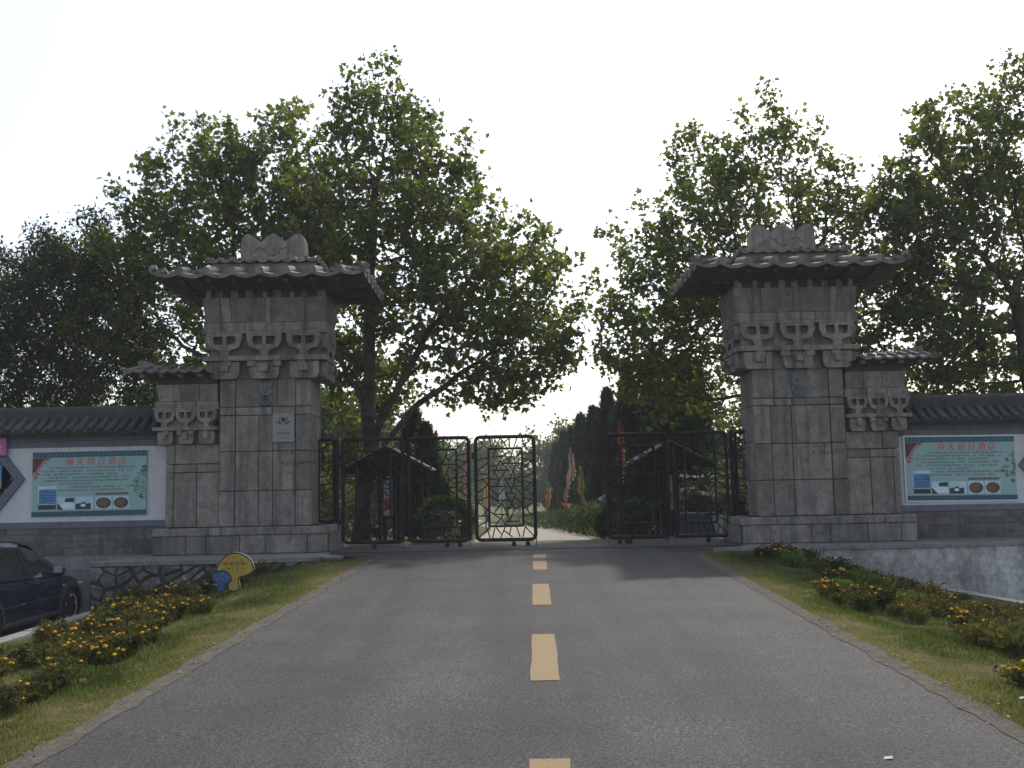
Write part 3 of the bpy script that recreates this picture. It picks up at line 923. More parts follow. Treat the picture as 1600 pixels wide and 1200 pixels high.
def wall(xa, xb, y, label, ztop, hexes, name='boundary_wall'):
    """white wall with grey bands, stone base and a tiled coping; xa<xb"""
    t = empty(name, (0, y, 0), 0, label, 'wall')
    # white panel with hexagonal openings cut out: built as strips left and right of each opening
    zA, zB = .67, ztop-.77
    m = MB()
    n = 36
    cells = []
    def inside(x, z):
        for hx, hz, w, h in hexes:
            dx, dz = abs(x-hx), abs(z-hz)
            if dz < h and dx < w*(1 - .5*dz/h*1.0): return True
        return False
    if not hexes:
        m.box(xa, xb, 0, .3, zA, zB)
    else:
        hx, hz, w, h = hexes[0]
        # polygonal fill round the hexagon
        for y0_, in ((0.0,),):
            pts = [(hx-w, hz), (hx-w*.5, hz+h), (hx+w*.5, hz+h), (hx+w, hz), (hx+w*.5, hz-h), (hx-w*.5, hz-h)]
            A = [(xa, zB), (xb, zB), (xb, zA), (xa, zA)]
            polys = [[A[0], A[1], pts[2], pts[1]], [A[1], A[2], pts[4], pts[3], pts[2]], [A[2], A[3], pts[5], pts[4]], [A[3], A[0], pts[1], pts[0], pts[5]]]
            for p in polys: m.prism(p, 0, .3)
    m.build('wall_panel', M['wall_white'], t)
    for z0, z1, d in ((.545, .67, -.012), (zB, zB+.13, -.012), (zB+.131, zB+.17, -.05), (zB+.171, zB+.22, -.02), (zB+.221, zB+.27, -.07)):
        m = MB(); m.cbox(xa, xb, d, .31, z0+.001, z1, .006); m.build('band', M['wall_grey'], t)
    # base of long bricks
    m = MB(); m.box(xa, xb, .012, .30, .02, .544); m.build('mortar_bed', M['brick_joint'], t)
    z = .03; k = 0
    while z < .53:
        h = min(.132, .543-z)
        x = xa - random.uniform(0, .5)
        while x < xb:
            L = random.uniform(.62, .78)
            a, b = max(x, xa), min(x+L, xb)
            if b-a > .05:
                m = MB(); m.cbox(a+.004, b-.004, random.uniform(-.006, .004), .10, z+.004, z+h-.004, .005, .003)
                m.build('brick', M['wall_brick'], t)
            x += L
        z += h; k += 1
    # coping: sloping bed, tiles, ridge
    ze, zr = zB+.29, ztop-.20
    m = MB(); m.add([(xa, -.28, ze-.02), (xb, -.28, ze-.02), (xb, .15, zr-.02), (xa, .15, zr-.02), (xa, .58, ze-.02), (xb, .58, ze-.02)],
                    [(0,1,2,3), (3,2,5,4), (0,4,5,1), (0,3,4), (1,5,2)])
    m.build('coping_bed', M['tile_grey'], t)
    sl = math.atan2(zr-ze, .43)
    x = xa + .1
    while x < xb:
        for back in (0, 1):
            if back and abs(x) > 11: continue
            link('cover_tile', COVER, t, (x, -.32 if not back else .62, ze+.02+random.uniform(-.006, .006)), (sl + random.uniform(-.02, .02), random.uniform(-.03, .03), math.pi*back+random.uniform(-.03, .03)))
            link('pan_tile', PAN, t, (x+.1, -.31 if not back else .61, ze+random.uniform(-.005, .005)), (sl, 0, math.pi*back))
        x += .2
    m = MB()
    m.cbox(xa, xb, .03, .27, zr-.06, ztop-.03, .01)
    m.build('ridge_cap', M['tile_grey'], t)
    m = MB(); m.prism([(p, q) for p, q in arc(.15, ztop-.04, .075, 0, 180, 8)], 0, 1)
    mm = MB(); mm.v = [(xa + v[1]*(xb-xa), v[0], v[2]) for v in m.v]; mm.f = m.f; mm.mi = m.mi
    mm.build('ridge_roll', M['tile_grey'], t)
    return t

WL = wall(-15.0, -6.66, 19.36, 'white plaster wall with tiled coping running past the parked car', 2.87, [(-10.55, 1.50, 1.07, .68)])
WR = wall(7.36, 15.0, 19.36, 'white plaster wall with tiled coping above the plastered retaining wall', 2.77, [(10.86, 1.40, 1.07, .68)])

def hex_window(hx, hz, label):
    t = empty('hexagonal_window', (hx, 19.34, hz), 0, label, 'window')
    w, h = 1.07, .68
    def ring(w, h): return [(-w, 0), (-w*.5, h), (w*.5, h), (w, 0), (w*.5, -h), (-w*.5, -h)]
    o, i = ring(w*1.02, h*1.02), ring(w*.84, h*.83)
    m = MB()
    vs = [(x, -.03, z) for x, z in o] + [(x, -.03, z) for x, z in i] + [(x, .22, z) for x, z in o] + [(x, .22, z) for x, z in i]
    fs = []
    for k in range(6):
        j = (k+1) % 6
        fs += [(k, j, 6+j, 6+k), (12+k, 18+k, 18+j, 12+j), (k, 12+k, 12+j, j), (6+k, 6+j, 18+j, 18+k)]
    m.add(vs, fs); m.build('window_frame', M['wall_grey'], t)
    m = MB(); m.prism([(x*1.01, z*1.01) for x, z in i], .14, .15); m.build('pane', M['glass_dark'], t)
    bar = MB(); bar.tube([(0, 0, 0), (0, 0, 1)], .014, 6); bme = bar.mesh('lattice_bar', M['iron'])
    rr = random.Random(3)
    for k in range(26):
        a = rr.uniform(-.8, .8); z = rr.uniform(-.5, .5); th = rr.choice((0, 60, 120, 90, 30))
        L = rr.uniform(.25, .5)
        d = Vector((math.cos(R(th)), 0, math.sin(R(th))))
        p0 = Vector((a, .09, z)) - d*L/2
        ok = all(abs(q.z) < .54 and abs(q.x) < .88*(1-.5*abs(q.z)/.56) for q in (p0, p0+d*L))
        if not ok: continue
        ob = link('lattice_bar', bme, t, p0)
        ob.rotation_euler = d.to_track_quat('Z', 'Y').to_euler(); ob.scale = (1, 1, L)
    return t
def glass(name, col, rough=.05):
    m, nt, b, out = new_mat(name)
    b.inputs['Base Color'].default_value = (*col, 1)
    b.inputs['Roughness'].default_value = rough
    b.inputs['Specular IOR Level'].default_value = .8
    return m
M['glass_dark'] = glass('dark_glass', (.012, .016, .016))
hex_window(-10.55, 1.50, 'hexagonal lattice window in the white wall behind the parked car')
hex_window(10.86, 1.40, 'hexagonal lattice window in the white wall above the retaining wall')

banner(-9.31, -7.10, .775, 2.01, 19.325, R(-.2), 'pale green hotel banner with red title on the wall behind the parked car', 1, False)
banner(7.58, 9.70, .76, 1.98, 19.325, R(.5), 'pale green hotel banner with red title above the plastered retaining wall', 2, True)

# pink sign and small poster at the window (only their ends are in the picture)
M['pink'] = plain('pink_sign_sheet', (.45, .10, .30), .45, 0, .1)
t = empty('pink_sign', (-10.3, 19.26, 2.13), 0, 'pink sign board with a white character over the hexagonal window', 'sign')
m = MB(); m.cbox(-.5, .5, -.02, .06, -.17, .17, .006); m.build('board', M['pink'], t)
me = text_mesh('处', .19, 'sign_character', M['frame_white'])
link('sign_character', me, t, (.24, -.0235, -.075), (R(90), 0, 0))
t = empty('small_poster', (-10.25, 19.30, 1.55), 0, 'small blue and yellow picture poster in the hexagonal window', 'poster')
m = MB(); m.box(-.35, .35, 0, .01, -.22, .22); m.build('sheet', M['print_blue'], t)
m = MB(); m.prism([(-.35, -.21), (.34, -.21), (.34, -.08), (.1, -.02), (-.2, -.1), (-.35, -.04)], -.003, -.001); m.build('yellow_field', plain('print_yellow', (.55, .45, .1), .5), t)

# plaque and scratched writing on the left tower shaft
C2, S2 = math.cos(R(.8)), math.sin(R(.8))
def on_left(u, v, z): return (-3.86 + (-u)*C2 - v*S2, 19.0 + (-u)*S2 + v*C2, z)
M['plaque'] = plain('plaque_metal', (.25, .24, .22), .5, 0, .06, 3)
t = empty('plaque', on_left(.52, -.012, 2.38), R(.8), 'grey metal plaque with a dark emblem on the tower shaft', 'plaque')
m = MB(); m.cbox(-.205, .205, -.014, .0, -.275, .275, .004); m.build('plate', M['plaque'], t)
m = MB()
m.lathe([(.001, -.0175), (.045, -.0175), (.048, -.014)], 14, 'y', (0, 0, .15))
for s in (-1, 1):
    m.tube([(s*.03 + s*.05*math.cos(a), -.017, .15+.07*math.sin(a)) for a in [-1.3 + .3*i for i in range(9)]], .007, 5)
    m.tube([(s*.02, -.017, .065), (s*.08, -.017, .085), (s*.13, -.017, .12)], .009, 5)
m.build('emblem', M['print_ink'], t)
m = MB(); rr = random.Random(5)
for i in range(9):
    x = -.12+.027*i
    m.box(x, x+.021, -.0168, -.0145, -.118, -.112); m.box(x, x+.021, -.0168, -.0145, -.098, -.092); m.box(x+rr.uniform(0, .014), x+.007+rr.uniform(.005, .012), -.0171, -.0148, -.12, -.09)
for i in range(3): m.box(-.06+.055*i, -.05+.055*i, -.0168, -.0145, -.045, -.03)
for i in range(16):
    x = -.125+.0155*i; m.box(x, x+.01, -.0168, -.0145, -.145, -.140); m.box(x, x+.011, -.0168, -.0145, -.205, -.195)
m.build('lettering', M['print_ink'], t)

def scrawl(name, pos, rz, strokes_seed, label, rows, parent):
    rr = random.Random(strokes_seed)
    m = MB()
    for z, n, x0, w in rows:
        for i in range(n):
            cx = x0 + w*i
            for k in range(3):
                p = [(cx + rr.uniform(0, w*.75), -.003, z + rr.uniform(0, .09)) for _ in range(3)]
                m.tube(p, .0035, 4)
    o = m.build(name, M['scratch'], parent, loc=pos)
    return o
M['scratch'] = plain('scratched_ink', (.055, .055, .06), .8)
scrawl('scrawled_writing', (-.30, 0.0, 1.74), 0, 8, '', [(.10, 3, -.24, .075), (-.08, 9, -.26, .074)], TL)
scrawl('scrawled_writing', (1.28, 0.0, 1.74), 0, 9, '', [(.06, 4, -.20, .07), (-.06, 9, -.20, .07)], TR)

# rubble retaining wall under the left terrace
def rubble_wall():
    t = empty('rubble_retaining_wall', (0, 17.2, 0), 0, 'rubble stone retaining wall behind the mushroom sign', 'wall')
    xa, xb = -7.25, -3.4
    def yf(x): return .10 + (x+7.25)*.0706        # follows the terrace edge
    m = MB(); m.hexa([(xa, yf(xa)-.10, -1.15), (xb, yf(xb)-.10, -1.15), (xb, yf(xb)+.0, -1.15), (xa, yf(xa)+.0, -1.15), (xa, yf(xa)-.10, .0), (xb, yf(xb)-.10, .0), (xb, yf(xb)+.0, .0), (xa, yf(xa), .0)])
    m.build('mortar', M['rubble_mortar'], t)
    rr = random.Random(21)
    pts = []
    for _ in range(6000):
        p = (rr.uniform(xa+.04, xb-.04), rr.uniform(-1.12, -.04))
        if all(math.hypot((p[0]-q[0])*.7, p[1]-q[1]) > .10+.11*abs(math.sin(p[0]*7.3+p[1]*5.1)) for q in pts): pts.append(p)
    def clip(poly, mx, mz, nx, nz):
        out = []
        for a, b in zip(poly, poly[1:]+poly[:1]):
            da = (a[0]-mx)*nx+(a[1]-mz)*nz; db = (b[0]-mx)*nx+(b[1]-mz)*nz
            if da <= 0: out.append(a)
            if (da < 0 < db) or (db < 0 < da):
                f = da/(da-db); out.append((a[0]+(b[0]-a[0])*f, a[1]+(b[1]-a[1])*f))
        return out
    for x, z in pts:
        poly = [(max(xa, x-.4), max(-1.14, z-.4)), (min(xb, x+.4), max(-1.14, z-.4)), (min(xb, x+.4), min(-.05, z+.4)), (max(xa, x-.4), min(-.05, z+.4))]
        g = rr.uniform(.010, .024)
        for q in pts:
            dx, dz = q[0]-x, q[1]-z; L = math.hypot(dx, dz)
            if 0 < L < .8: poly = clip(poly, x+dx*.5-dx/L*g, z+dz*.5-dz/L*g, dx/L, dz/L)
            if len(poly) < 3: break
        if len(poly) < 3: continue
        out = [(px + rr.uniform(-.022, .022), min(-.045, pz + rr.uniform(-.022, .022))) for px, pz in poly]
        n = len(out)
        y0 = yf(x)-.10
        cx = sum(p[0] for p in out)/n; cz = sum(p[1] for p in out)/n
        pr = rr.uniform(.02, .05)
        m = MB()
        vs = [(px, y0+.02, pz) for px, pz in out] + [(px*.96+cx*.04, y0-pr*.4-rr.uniform(0, .012), pz*.96+cz*.04) for px, pz in out] + [(px*.66+cx*.34, y0-pr-rr.uniform(0, .022), pz*.66+cz*.34) for px, pz in out] + [(cx, y0-pr-.012, cz)]
        fs = []
        for k in range(n):
            j = (k+1) % n
            fs += [(k, j, n+j, n+k), (n+k, n+j, 2*n+j, 2*n+k), (2*n+k, 2*n+j, 3*n)]
        m.add(vs, fs); m.build('stone', M['rubble'], t)
    m = MB(); m.cbox(xa-.02, xb, -.03, .20, -.0, .035, .01)
    # coping lip follows the terrace edge
    m = MB(); m.hexa([(xa-.02, yf(xa)-.16, -.045), (xb, yf(xb)-.16, -.045), (xb, yf(xb)+.02, -.045), (xa-.02, yf(xa)+.02, -.045), (xa-.02, yf(xa)-.16, .03), (xb, yf(xb)-.16, .03), (xb, yf(xb)+.02, .03), (xa-.02, yf(xa)+.02, .03)])
    m.build('coping', M['concrete'], t)
rubble_wall()

# plastered retaining wall under the right terrace
def plaster_mat():
    m, nt, b, out = new_mat('stained_plaster')
    g = N(nt, 'ShaderNodeNewGeometry'); v = g.outputs['Position']
    c = ramp(nt, noise(nt, v, 1.3, 7, .62), [(.30, (.17, .168, .16)), (.45, (.32, .312, .295)), (.56, (.44, .432, .412)), (.70, (.55, .542, .52))])
    d = ramp(nt, noise(nt, v, 9, 6, .7), [(.35, .62), (.6, 1.08)])
    c = mixc(nt, 1.0, c, d, 'MULTIPLY')
    mp = N(nt, 'ShaderNodeMapping'); mp.inputs['Scale'].default_value = (5, 5, .5); nt.links.new(v, mp.inputs[0])
    st = ramp(nt, noise(nt, mp.outputs[0], 1, 5, .6), [(.5, 0), (.75, .6)])
    c = mixc(nt, st, c, (.07, .068, .06))
    nt.links.new(c, b.inputs['Base Color']); b.inputs['Roughness'].default_value = .9
    bump(nt, b, noise(nt, v, 14, 6, .7), .5, .02)
    return m
M['plaster'] = plaster_mat()
t = empty('plastered_retaining_wall', (0, 0, 0), 0, 'stained grey plaster retaining wall behind the sloping flower bed', 'wall')
m = MB()
P = [(4.55, 17.80), (7.0, 17.78), (9.6, 18.18), (14, 18.85)]
for (xa, ya), (xb, yb) in zip(P[:-1], P[1:]):
    n = 6
    for i in range(n):
        a0, a1 = i/n, (i+1)/n
        m.hexa([(xa+(xb-xa)*a0, ya+(yb-ya)*a0-.13, -1.2), (xa+(xb-xa)*a1, ya+(yb-ya)*a1-.13, -1.2), (xa+(xb-xa)*a1, ya+(yb-ya)*a1+.02, -1.2), (xa+(xb-xa)*a0, ya+(yb-ya)*a0+.02, -1.2),
                (xa+(xb-xa)*a0, ya+(yb-ya)*a0-.05, -.03), (xa+(xb-xa)*a1, ya+(yb-ya)*a1-.05, -.03), (xa+(xb-xa)*a1, ya+(yb-ya)*a1+.02, -.03), (xa+(xb-xa)*a0, ya+(yb-ya)*a0+.02, -.03)])
m.build('wall_face', M['plaster'], t)
for (xa, ya), (xb, yb) in zip(P[:-1], P[1:]):
    m = MB()
    m.hexa([(xa, ya-.10, -.032), (xb-.004, yb-.10, -.032), (xb-.004, yb+.03, -.032), (xa, ya+.03, -.032), (xa, ya-.10, .03), (xb-.004, yb-.10, .03), (xb-.004, yb+.03, .03), (xa, ya+.03, .03)])
    m.build('coping', M['concrete'], t)
# ------------------------------------------------------------------ lattice gate
SEG = """20 325 105 405;120 320 135 400;205 320 165 400;205 320 260 400;230 355 280 325;278 325 278 400;340 320 312 400;382 320 395 385;460 322 380 400;
15 420 60 385;20 495 105 475;15 580 100 520;20 605 105 610;15 660 105 640;60 650 110 705;20 755 105 690;15 825 105 790;15 830 105 905;105 885 50 945;20 943 105 943;15 1025 105 975;
20 1120 110 1035;90 1045 110 1120;150 1040 130 1120;160 1035 200 1090;232 1035 195 1120;222 1062 290 1115;280 1035 265 1095;322 1035 350 1115;392 1035 372 1115;390 1030 465 1115;
380 455 465 440;385 485 465 515;465 500 390 560;385 530 465 605;465 610 385 640;385 665 465 690;440 690 385 745;465 700 400 750;405 735 465 790;385 800 465 830;465 835 405 875;385 870 450 945;385 945 465 940;385 985 460 1040;
215 410 270 505;310 410 268 525;365 445 315 490;295 465 325 500;165 468 250 468;170 410 145 480;225 525 370 525;115 545 185 545;215 475 140 620;195 500 270 585;330 520 270 665;115 580 270 580;330 545 375 580;145 585 190 650;240 590 165 705;240 648 315 648;300 580 320 650;320 650 280 760;375 625 320 655;320 655 375 690;115 645 190 660;230 640 290 740;115 710 265 710;305 710 370 710;310 715 365 770;240 765 325 765;230 725 165 800;115 725 180 780;325 765 275 875;240 765 310 880;160 820 270 820;315 795 370 850;115 780 210 860;230 820 140 930;235 885 320 885;215 850 275 990;320 880 265 990;370 855 320 890;140 933 245 933;115 910 190 965;220 935 155 1020;205 960 235 1020;230 990 350 990"""
SEGS = [tuple(float(q) for q in p.split()) for p in SEG.replace('\n', '').split(';') if p.strip()]
_b = MB(); _b.tube([(0, 0, 0), (0, 0, 1)], 1.0, 6); BAR = _b.mesh('lattice_bar', M['iron'], smooth='auto')

def rounded(x0, x1, z0, z1, r, n=4):
    p = []
    for cx, cz, a in ((x1-r, z1-r, 0), (x0+r, z1-r, 90), (x0+r, z0+r, 180), (x1-r, z0+r, 270)):
        p += [(cx + r*math.cos(R(a+90*i/n)), 0, cz + r*math.sin(R(a+90*i/n))) for i in range(n+1)]
    return p

def bar(parent, a, b, r=.013):
    a, b = Vector(a), Vector(b)
    o = link('lattice_bar', BAR, parent, a)
    d = b-a
    o.rotation_euler = d.to_track_quat('Z', 'Y').to_euler()
    o.scale = (r, r, d.length)
    return o

def caster(parent, x, z=.0, ztop=.1):
    m = MB()
    m.box(x-.03, x+.03, -.03, .03, ztop-.012, ztop+.02)
    for s in (-1, 1): m.prism([(x-.03, ztop), (x+.03, ztop), (x+.012, .035), (x-.012, .035)], s*.022-.004, s*.022+.004)
    m.build('caster_fork', M['iron'], parent)
    m = MB(); m.lathe([(.012, -.016), (.044, -.016), (.048, -.008), (.048, .008), (.044, .016), (.012, .016)], 12, 'y', (x, 0, .05)); m.build('caster_wheel', M['black'], parent)

def panel(x0, x1, y, label, z0=.10, z1=2.205, mirror=False, ang=0.0, casters=(), hinge=None):
    w = x1-x0
    t = empty('gate_panel', (x0, y, .0), R(ang), label, 'gate', 'folding panels of the lattice gate')
    m = MB(); m.tube(rounded(.04, w-.04, z0+.04, z1-.04, .09), .036, 8, True); m.build('outer_frame', M['iron'], t, smooth=True)
    sx, sz = (w-.08)/470.0, (z1-z0-.08)/825.0
    def cv(px, py):
        u = (px-5)*sx + .04
        if mirror: u = w - u
        return (u, 0, z1-.04-(py-310)*sz)
    a, b = cv(108, 405), cv(378, 1027)
    x_0, x_1 = sorted((a[0], b[0]))
    m = MB(); m.tube(rounded(x_0, x_1, b[2], a[2], .02, 2), .022, 8, True); m.build('inner_frame', M['iron'], t, smooth=True)
    for s in SEGS:
        bar(t, cv(s[0], s[1]), cv(s[2], s[3]))
    for c in casters: caster(t, c*w, ztop=z0+.01)
    if hinge is not None:
        for z in (.55, 1.8):
            m = MB(); m.tube([(hinge*w + (.02 if hinge else -.02), -.02, z-.06), (hinge*w + (.02 if hinge else -.02), -.02, z+.06)], .022, 8); m.build('hinge', M['iron'], t)
    # drop bolt
    m = MB(); m.tube([(.03 if mirror else w-.03, -.03, .02), (.03 if mirror else w-.03, -.03, .5)], .008, 6); m.build('drop_bolt', M['iron'], t)
    return t

GY = 19.8
panel(-3.42, -2.16, GY, 'black lattice gate panel hinged to the post beside the plaque tower', ang=0, casters=(.52,), hinge=0)
panel(-2.12, -.85, GY, 'middle black lattice gate panel in front of the round clipped bush', ang=1.5, casters=(.62, .82), hinge=0)
panel(-.79, .45, GY+.03, 'black lattice gate panel standing free over the road with pale path behind it', ang=-1.5, casters=(.62, .84), hinge=0)
panel(1.80, 3.09, GY, 'black lattice gate panel at the open end, before the dark cypresses', mirror=True, ang=0, casters=(.2, .36), hinge=1)
panel(1.86, 3.07, GY+.16, 'black lattice gate panel folded back behind its neighbour before the cypresses', mirror=False, ang=2, casters=(.3,), hinge=0)
panel(3.13, 4.26, GY, 'black lattice gate panel hinged to the post beside the tower without a plaque', mirror=True, ang=0, casters=(.6,), hinge=1)

def side_panel(x0, x1, post_x, label):
    t = empty('fixed_gate_panel', (x0, GY, 0), 0, label, 'gate', 'fixed side panels of the lattice gate')
    w = x1-x0
    m = MB(); m.tube(rounded(.03, w-.03, .56, 2.17, .06), .034, 8, True); m.build('outer_frame', M['iron'], t, smooth=True)
    rr = random.Random(int(x0*100))
    z = .62; left = True
    while z < 2.1:
        z2 = min(2.13, max(.6, z + rr.uniform(-.1, .24)))
        bar(t, (.03, 0, z), (w-.03, 0, z2))
        if rr.random() < .75: 
            k = rr.uniform(.3, .7)
            bar(t, (w*k, 0, z+(z2-z)*k), (w*rr.uniform(.2, .8), 0, min(2.12, z+(z2-z)*k+rr.uniform(.14, .24))))
        z += rr.uniform(.12, .2)
    m = MB(); m.tube([(post_x-x0, 0, 0.01), (post_x-x0, 0, 2.2)], .042, 10); m.build('post', M['iron'], t, smooth='auto')
    for zz in (.9, 1.75):
        m = MB(); k = (0.0 if post_x > x0+w/2 else w); m.tube([(k, 0, zz), (k - (.12 if k == 0 else -.12), 0, zz)], .02, 6); m.build('wall_bracket', M['iron'], t)
side_panel(-3.90, -3.53, -3.50, 'narrow fixed lattice panel above the plinth of the plaque tower')
side_panel(4.38, 4.80, 4.33, 'narrow fixed lattice panel above the plinth of the tower without a plaque')
# ------------------------------------------------------------------ mushroom sign
M['sign_yellow'] = plain('sign_yellow', (.36, .285, .04), .5, 0, .08, 6)
M['sign_orange'] = plain('sign_orange', (.46, .13, .03), .5, 0, .15, 20)
M['sign_blue'] = plain('sign_blue', (.02, .085, .26), .5, 0, .1, 6)
M['sign_edge'] = plain('sign_black_edge', (.016, .015, .014), .5)
M['sign_side'] = plain('sign_board_side', (.62, .58, .62), .5)
def grow(p, d):
    cx = sum(a for a, b in p)/len(p); cz = sum(b for a, b in p)/len(p)
    out = []
    n = len(p)
    for i in range(n):
        a, b, c = Vector(p[i-1]), Vector(p[i]), Vector(p[(i+1) % n])
        e1 = (b-a).normalized(); e2 = (c-b).normalized()
        nrm = Vector((e1.y+e2.y, -e1.x-e2.x))
        if nrm.length < 1e-6: nrm = Vector((e1.y, -e1.x))
        nrm.normalize()
        out.append((b.x+nrm.x*d, b.y+nrm.y*d))
    return out
def smooth_poly(p, it=2):
    for _ in range(it):
        q = []
        for i in range(len(p)):
            a, b = p[i], p[(i+1) % len(p)]
            q += [(a[0]*.75+b[0]*.25, a[1]*.75+b[1]*.25), (a[0]*.25+b[0]*.75, a[1]*.25+b[1]*.75)]
        p = q
    return p
t = empty('mushroom_sign', (-4.30, 14.8, -.37), R(6), 'yellow and blue mushroom shaped sign board on a short post in the flower bed', 'sign')
big = smooth_poly([(.10, .11), (.25, .11), (.275, .17), (.26, .26), (.255, .33), (.40, .36), (.49, .42), (.50, .50), (.44, .62), (.33, .70), (.22, .73), (.10, .71), (-.01, .63), (-.09, .50), (-.10, .40), (-.02, .37), (.09, .38), (.11, .30), (.09, .20)])
small = smooth_poly([(-.07, .11), (.02, .11), (.045, .16), (.035, .24), (.12, .245), (.15, .30), (.12, .38), (.05, .44), (-.03, .45), (-.12, .42), (-.17, .36), (-.16, .30), (-.09, .255), (-.07, .22), (-.085, .15)])
if sum(a[0]*b[1]-b[0]*a[1] for a, b in zip(big, big[1:]+big[:1])) < 0: big.reverse()
if sum(a[0]*b[1]-b[0]*a[1] for a, b in zip(small, small[1:]+small[:1])) < 0: small.reverse()
m = MB(); m.prism(grow(big, .012), 0, .028); m.cur = 0; m.build('board', M['sign_side'], t)
m = MB(); m.prism(grow(big, .011), -.003, -.0005); bo = m.build('black_outline', M['sign_edge'], t)
m = MB(); m.prism(grow(big, -.012), -.006, -.0035); ye = m.build('yellow_face', M['sign_yellow'], t)
m = MB(); m.prism(grow(small, .009), -.011, -.0065); m.build('black_outline', M['sign_edge'], t)
m = MB(); m.prism(grow(small, -.008), -.015, -.0115); bl = m.build('blue_face', M['sign_blue'], t)
def dot(par, x, z, r, mat, y, nm, n=9):
    m = MB(); m.prism([(x+r*math.cos(2*math.pi*i/n)*random.uniform(.85, 1.1), z+r*math.sin(2*math.pi*i/n)*random.uniform(.85, 1.1)) for i in range(n)], y-.0006, y); m.build(nm, mat, par)
for x, z, r in ((.11, .655, .028), (.20, .66, .028), (.30, .60, .03), (.02, .56, .028), (.37, .545, .022), (.14, .57, .022), (.11, .475, .028), (.25, .465, .022), (.20, .30, .022)):
    dot(ye, x, z, r, M['sign_orange'], -.0066, 'orange_spot')
for x, z in ((-.11, .37), (-.04, .36), (.02, .39), (.08, .345), (-.08, .315), (0, .31)):
    dot(bl, x, z, .014, M['sign_orange'], -.0158, 'orange_spot')
m = MB()
for x in (.06, .15, .235, .32):
    m.tube([(x + .03*math.cos(a), -.0082, .555+.03*math.sin(a)) for a in [2*math.pi*i/14 for i in range(14)]], .0032, 4, True)
    for k in range(3):
        m.tube([(x+random.uniform(-.018, .018), -.0085, .555+random.uniform(-.018, .018)) for _ in range(2)], .0036, 4)
m.build('circled_characters', M['sign_edge'], ye)
m = MB()
for i in range(11):
    if i in (5, 7): continue
    x = .0+.037*i
    for k in range(3): m.tube([(x+random.uniform(0, .024), -.0082, .465+random.uniform(0, .03)) for _ in range(2)], .0034, 4)
for i in range(16):
    x = .13+.014*i
    if i % 5: m.box(x, x+.009, -.0085, -.0068, .428, .434)
m.build('lettering', M['sign_edge'], ye)
m = MB()
for i in range(7): m.box(.13+.018*i, .143+.018*i, -.0085, -.0068, .245, .258)
m.build('lettering', M['sign_orange'], ye)
m = MB(); m.cbox(.165, .205, .03, .06, -.18, .40, .004); m.build('post', M['sign_edge'], t)
t.scale = (.9, .9, .9)

# ------------------------------------------------------------------ parked car
def paint(name, col, rough=.25):
    m, nt, b, out = new_mat(name)
    v = coords(nt)
    c = ramp(nt, noise(nt, v, 3, 4), [(.3, tuple(x*.85 for x in col)), (.7, tuple(x*1.1 for x in col))])
    nt.links.new(c, b.inputs['Base Color'])
    b.inputs['Roughness'].default_value = rough
    b.inputs['Metallic'].default_value = .25
    b.inputs['Coat Weight'].default_value = .8
    b.inputs['Coat Roughness'].default_value = .06
    return m
M['car_paint'] = paint('dark_blue_car_paint', (.010, .014, .045))
M['rim'] = plain('silver_rim', (.55, .56, .58), .3, .35, .05)
M['cladding'] = plain('grey_cladding', (.05, .048, .045), .6, 0, .1)
M['car_glass'] = glass('car_glass', (.02, .024, .024), .03)
M['lamp_red'] = plain('red_lamp', (.35, .01, .01), .2, 0, .1)
M['lamp_clear'] = plain('clear_lamp', (.5, .5, .52), .15, 0, .1)

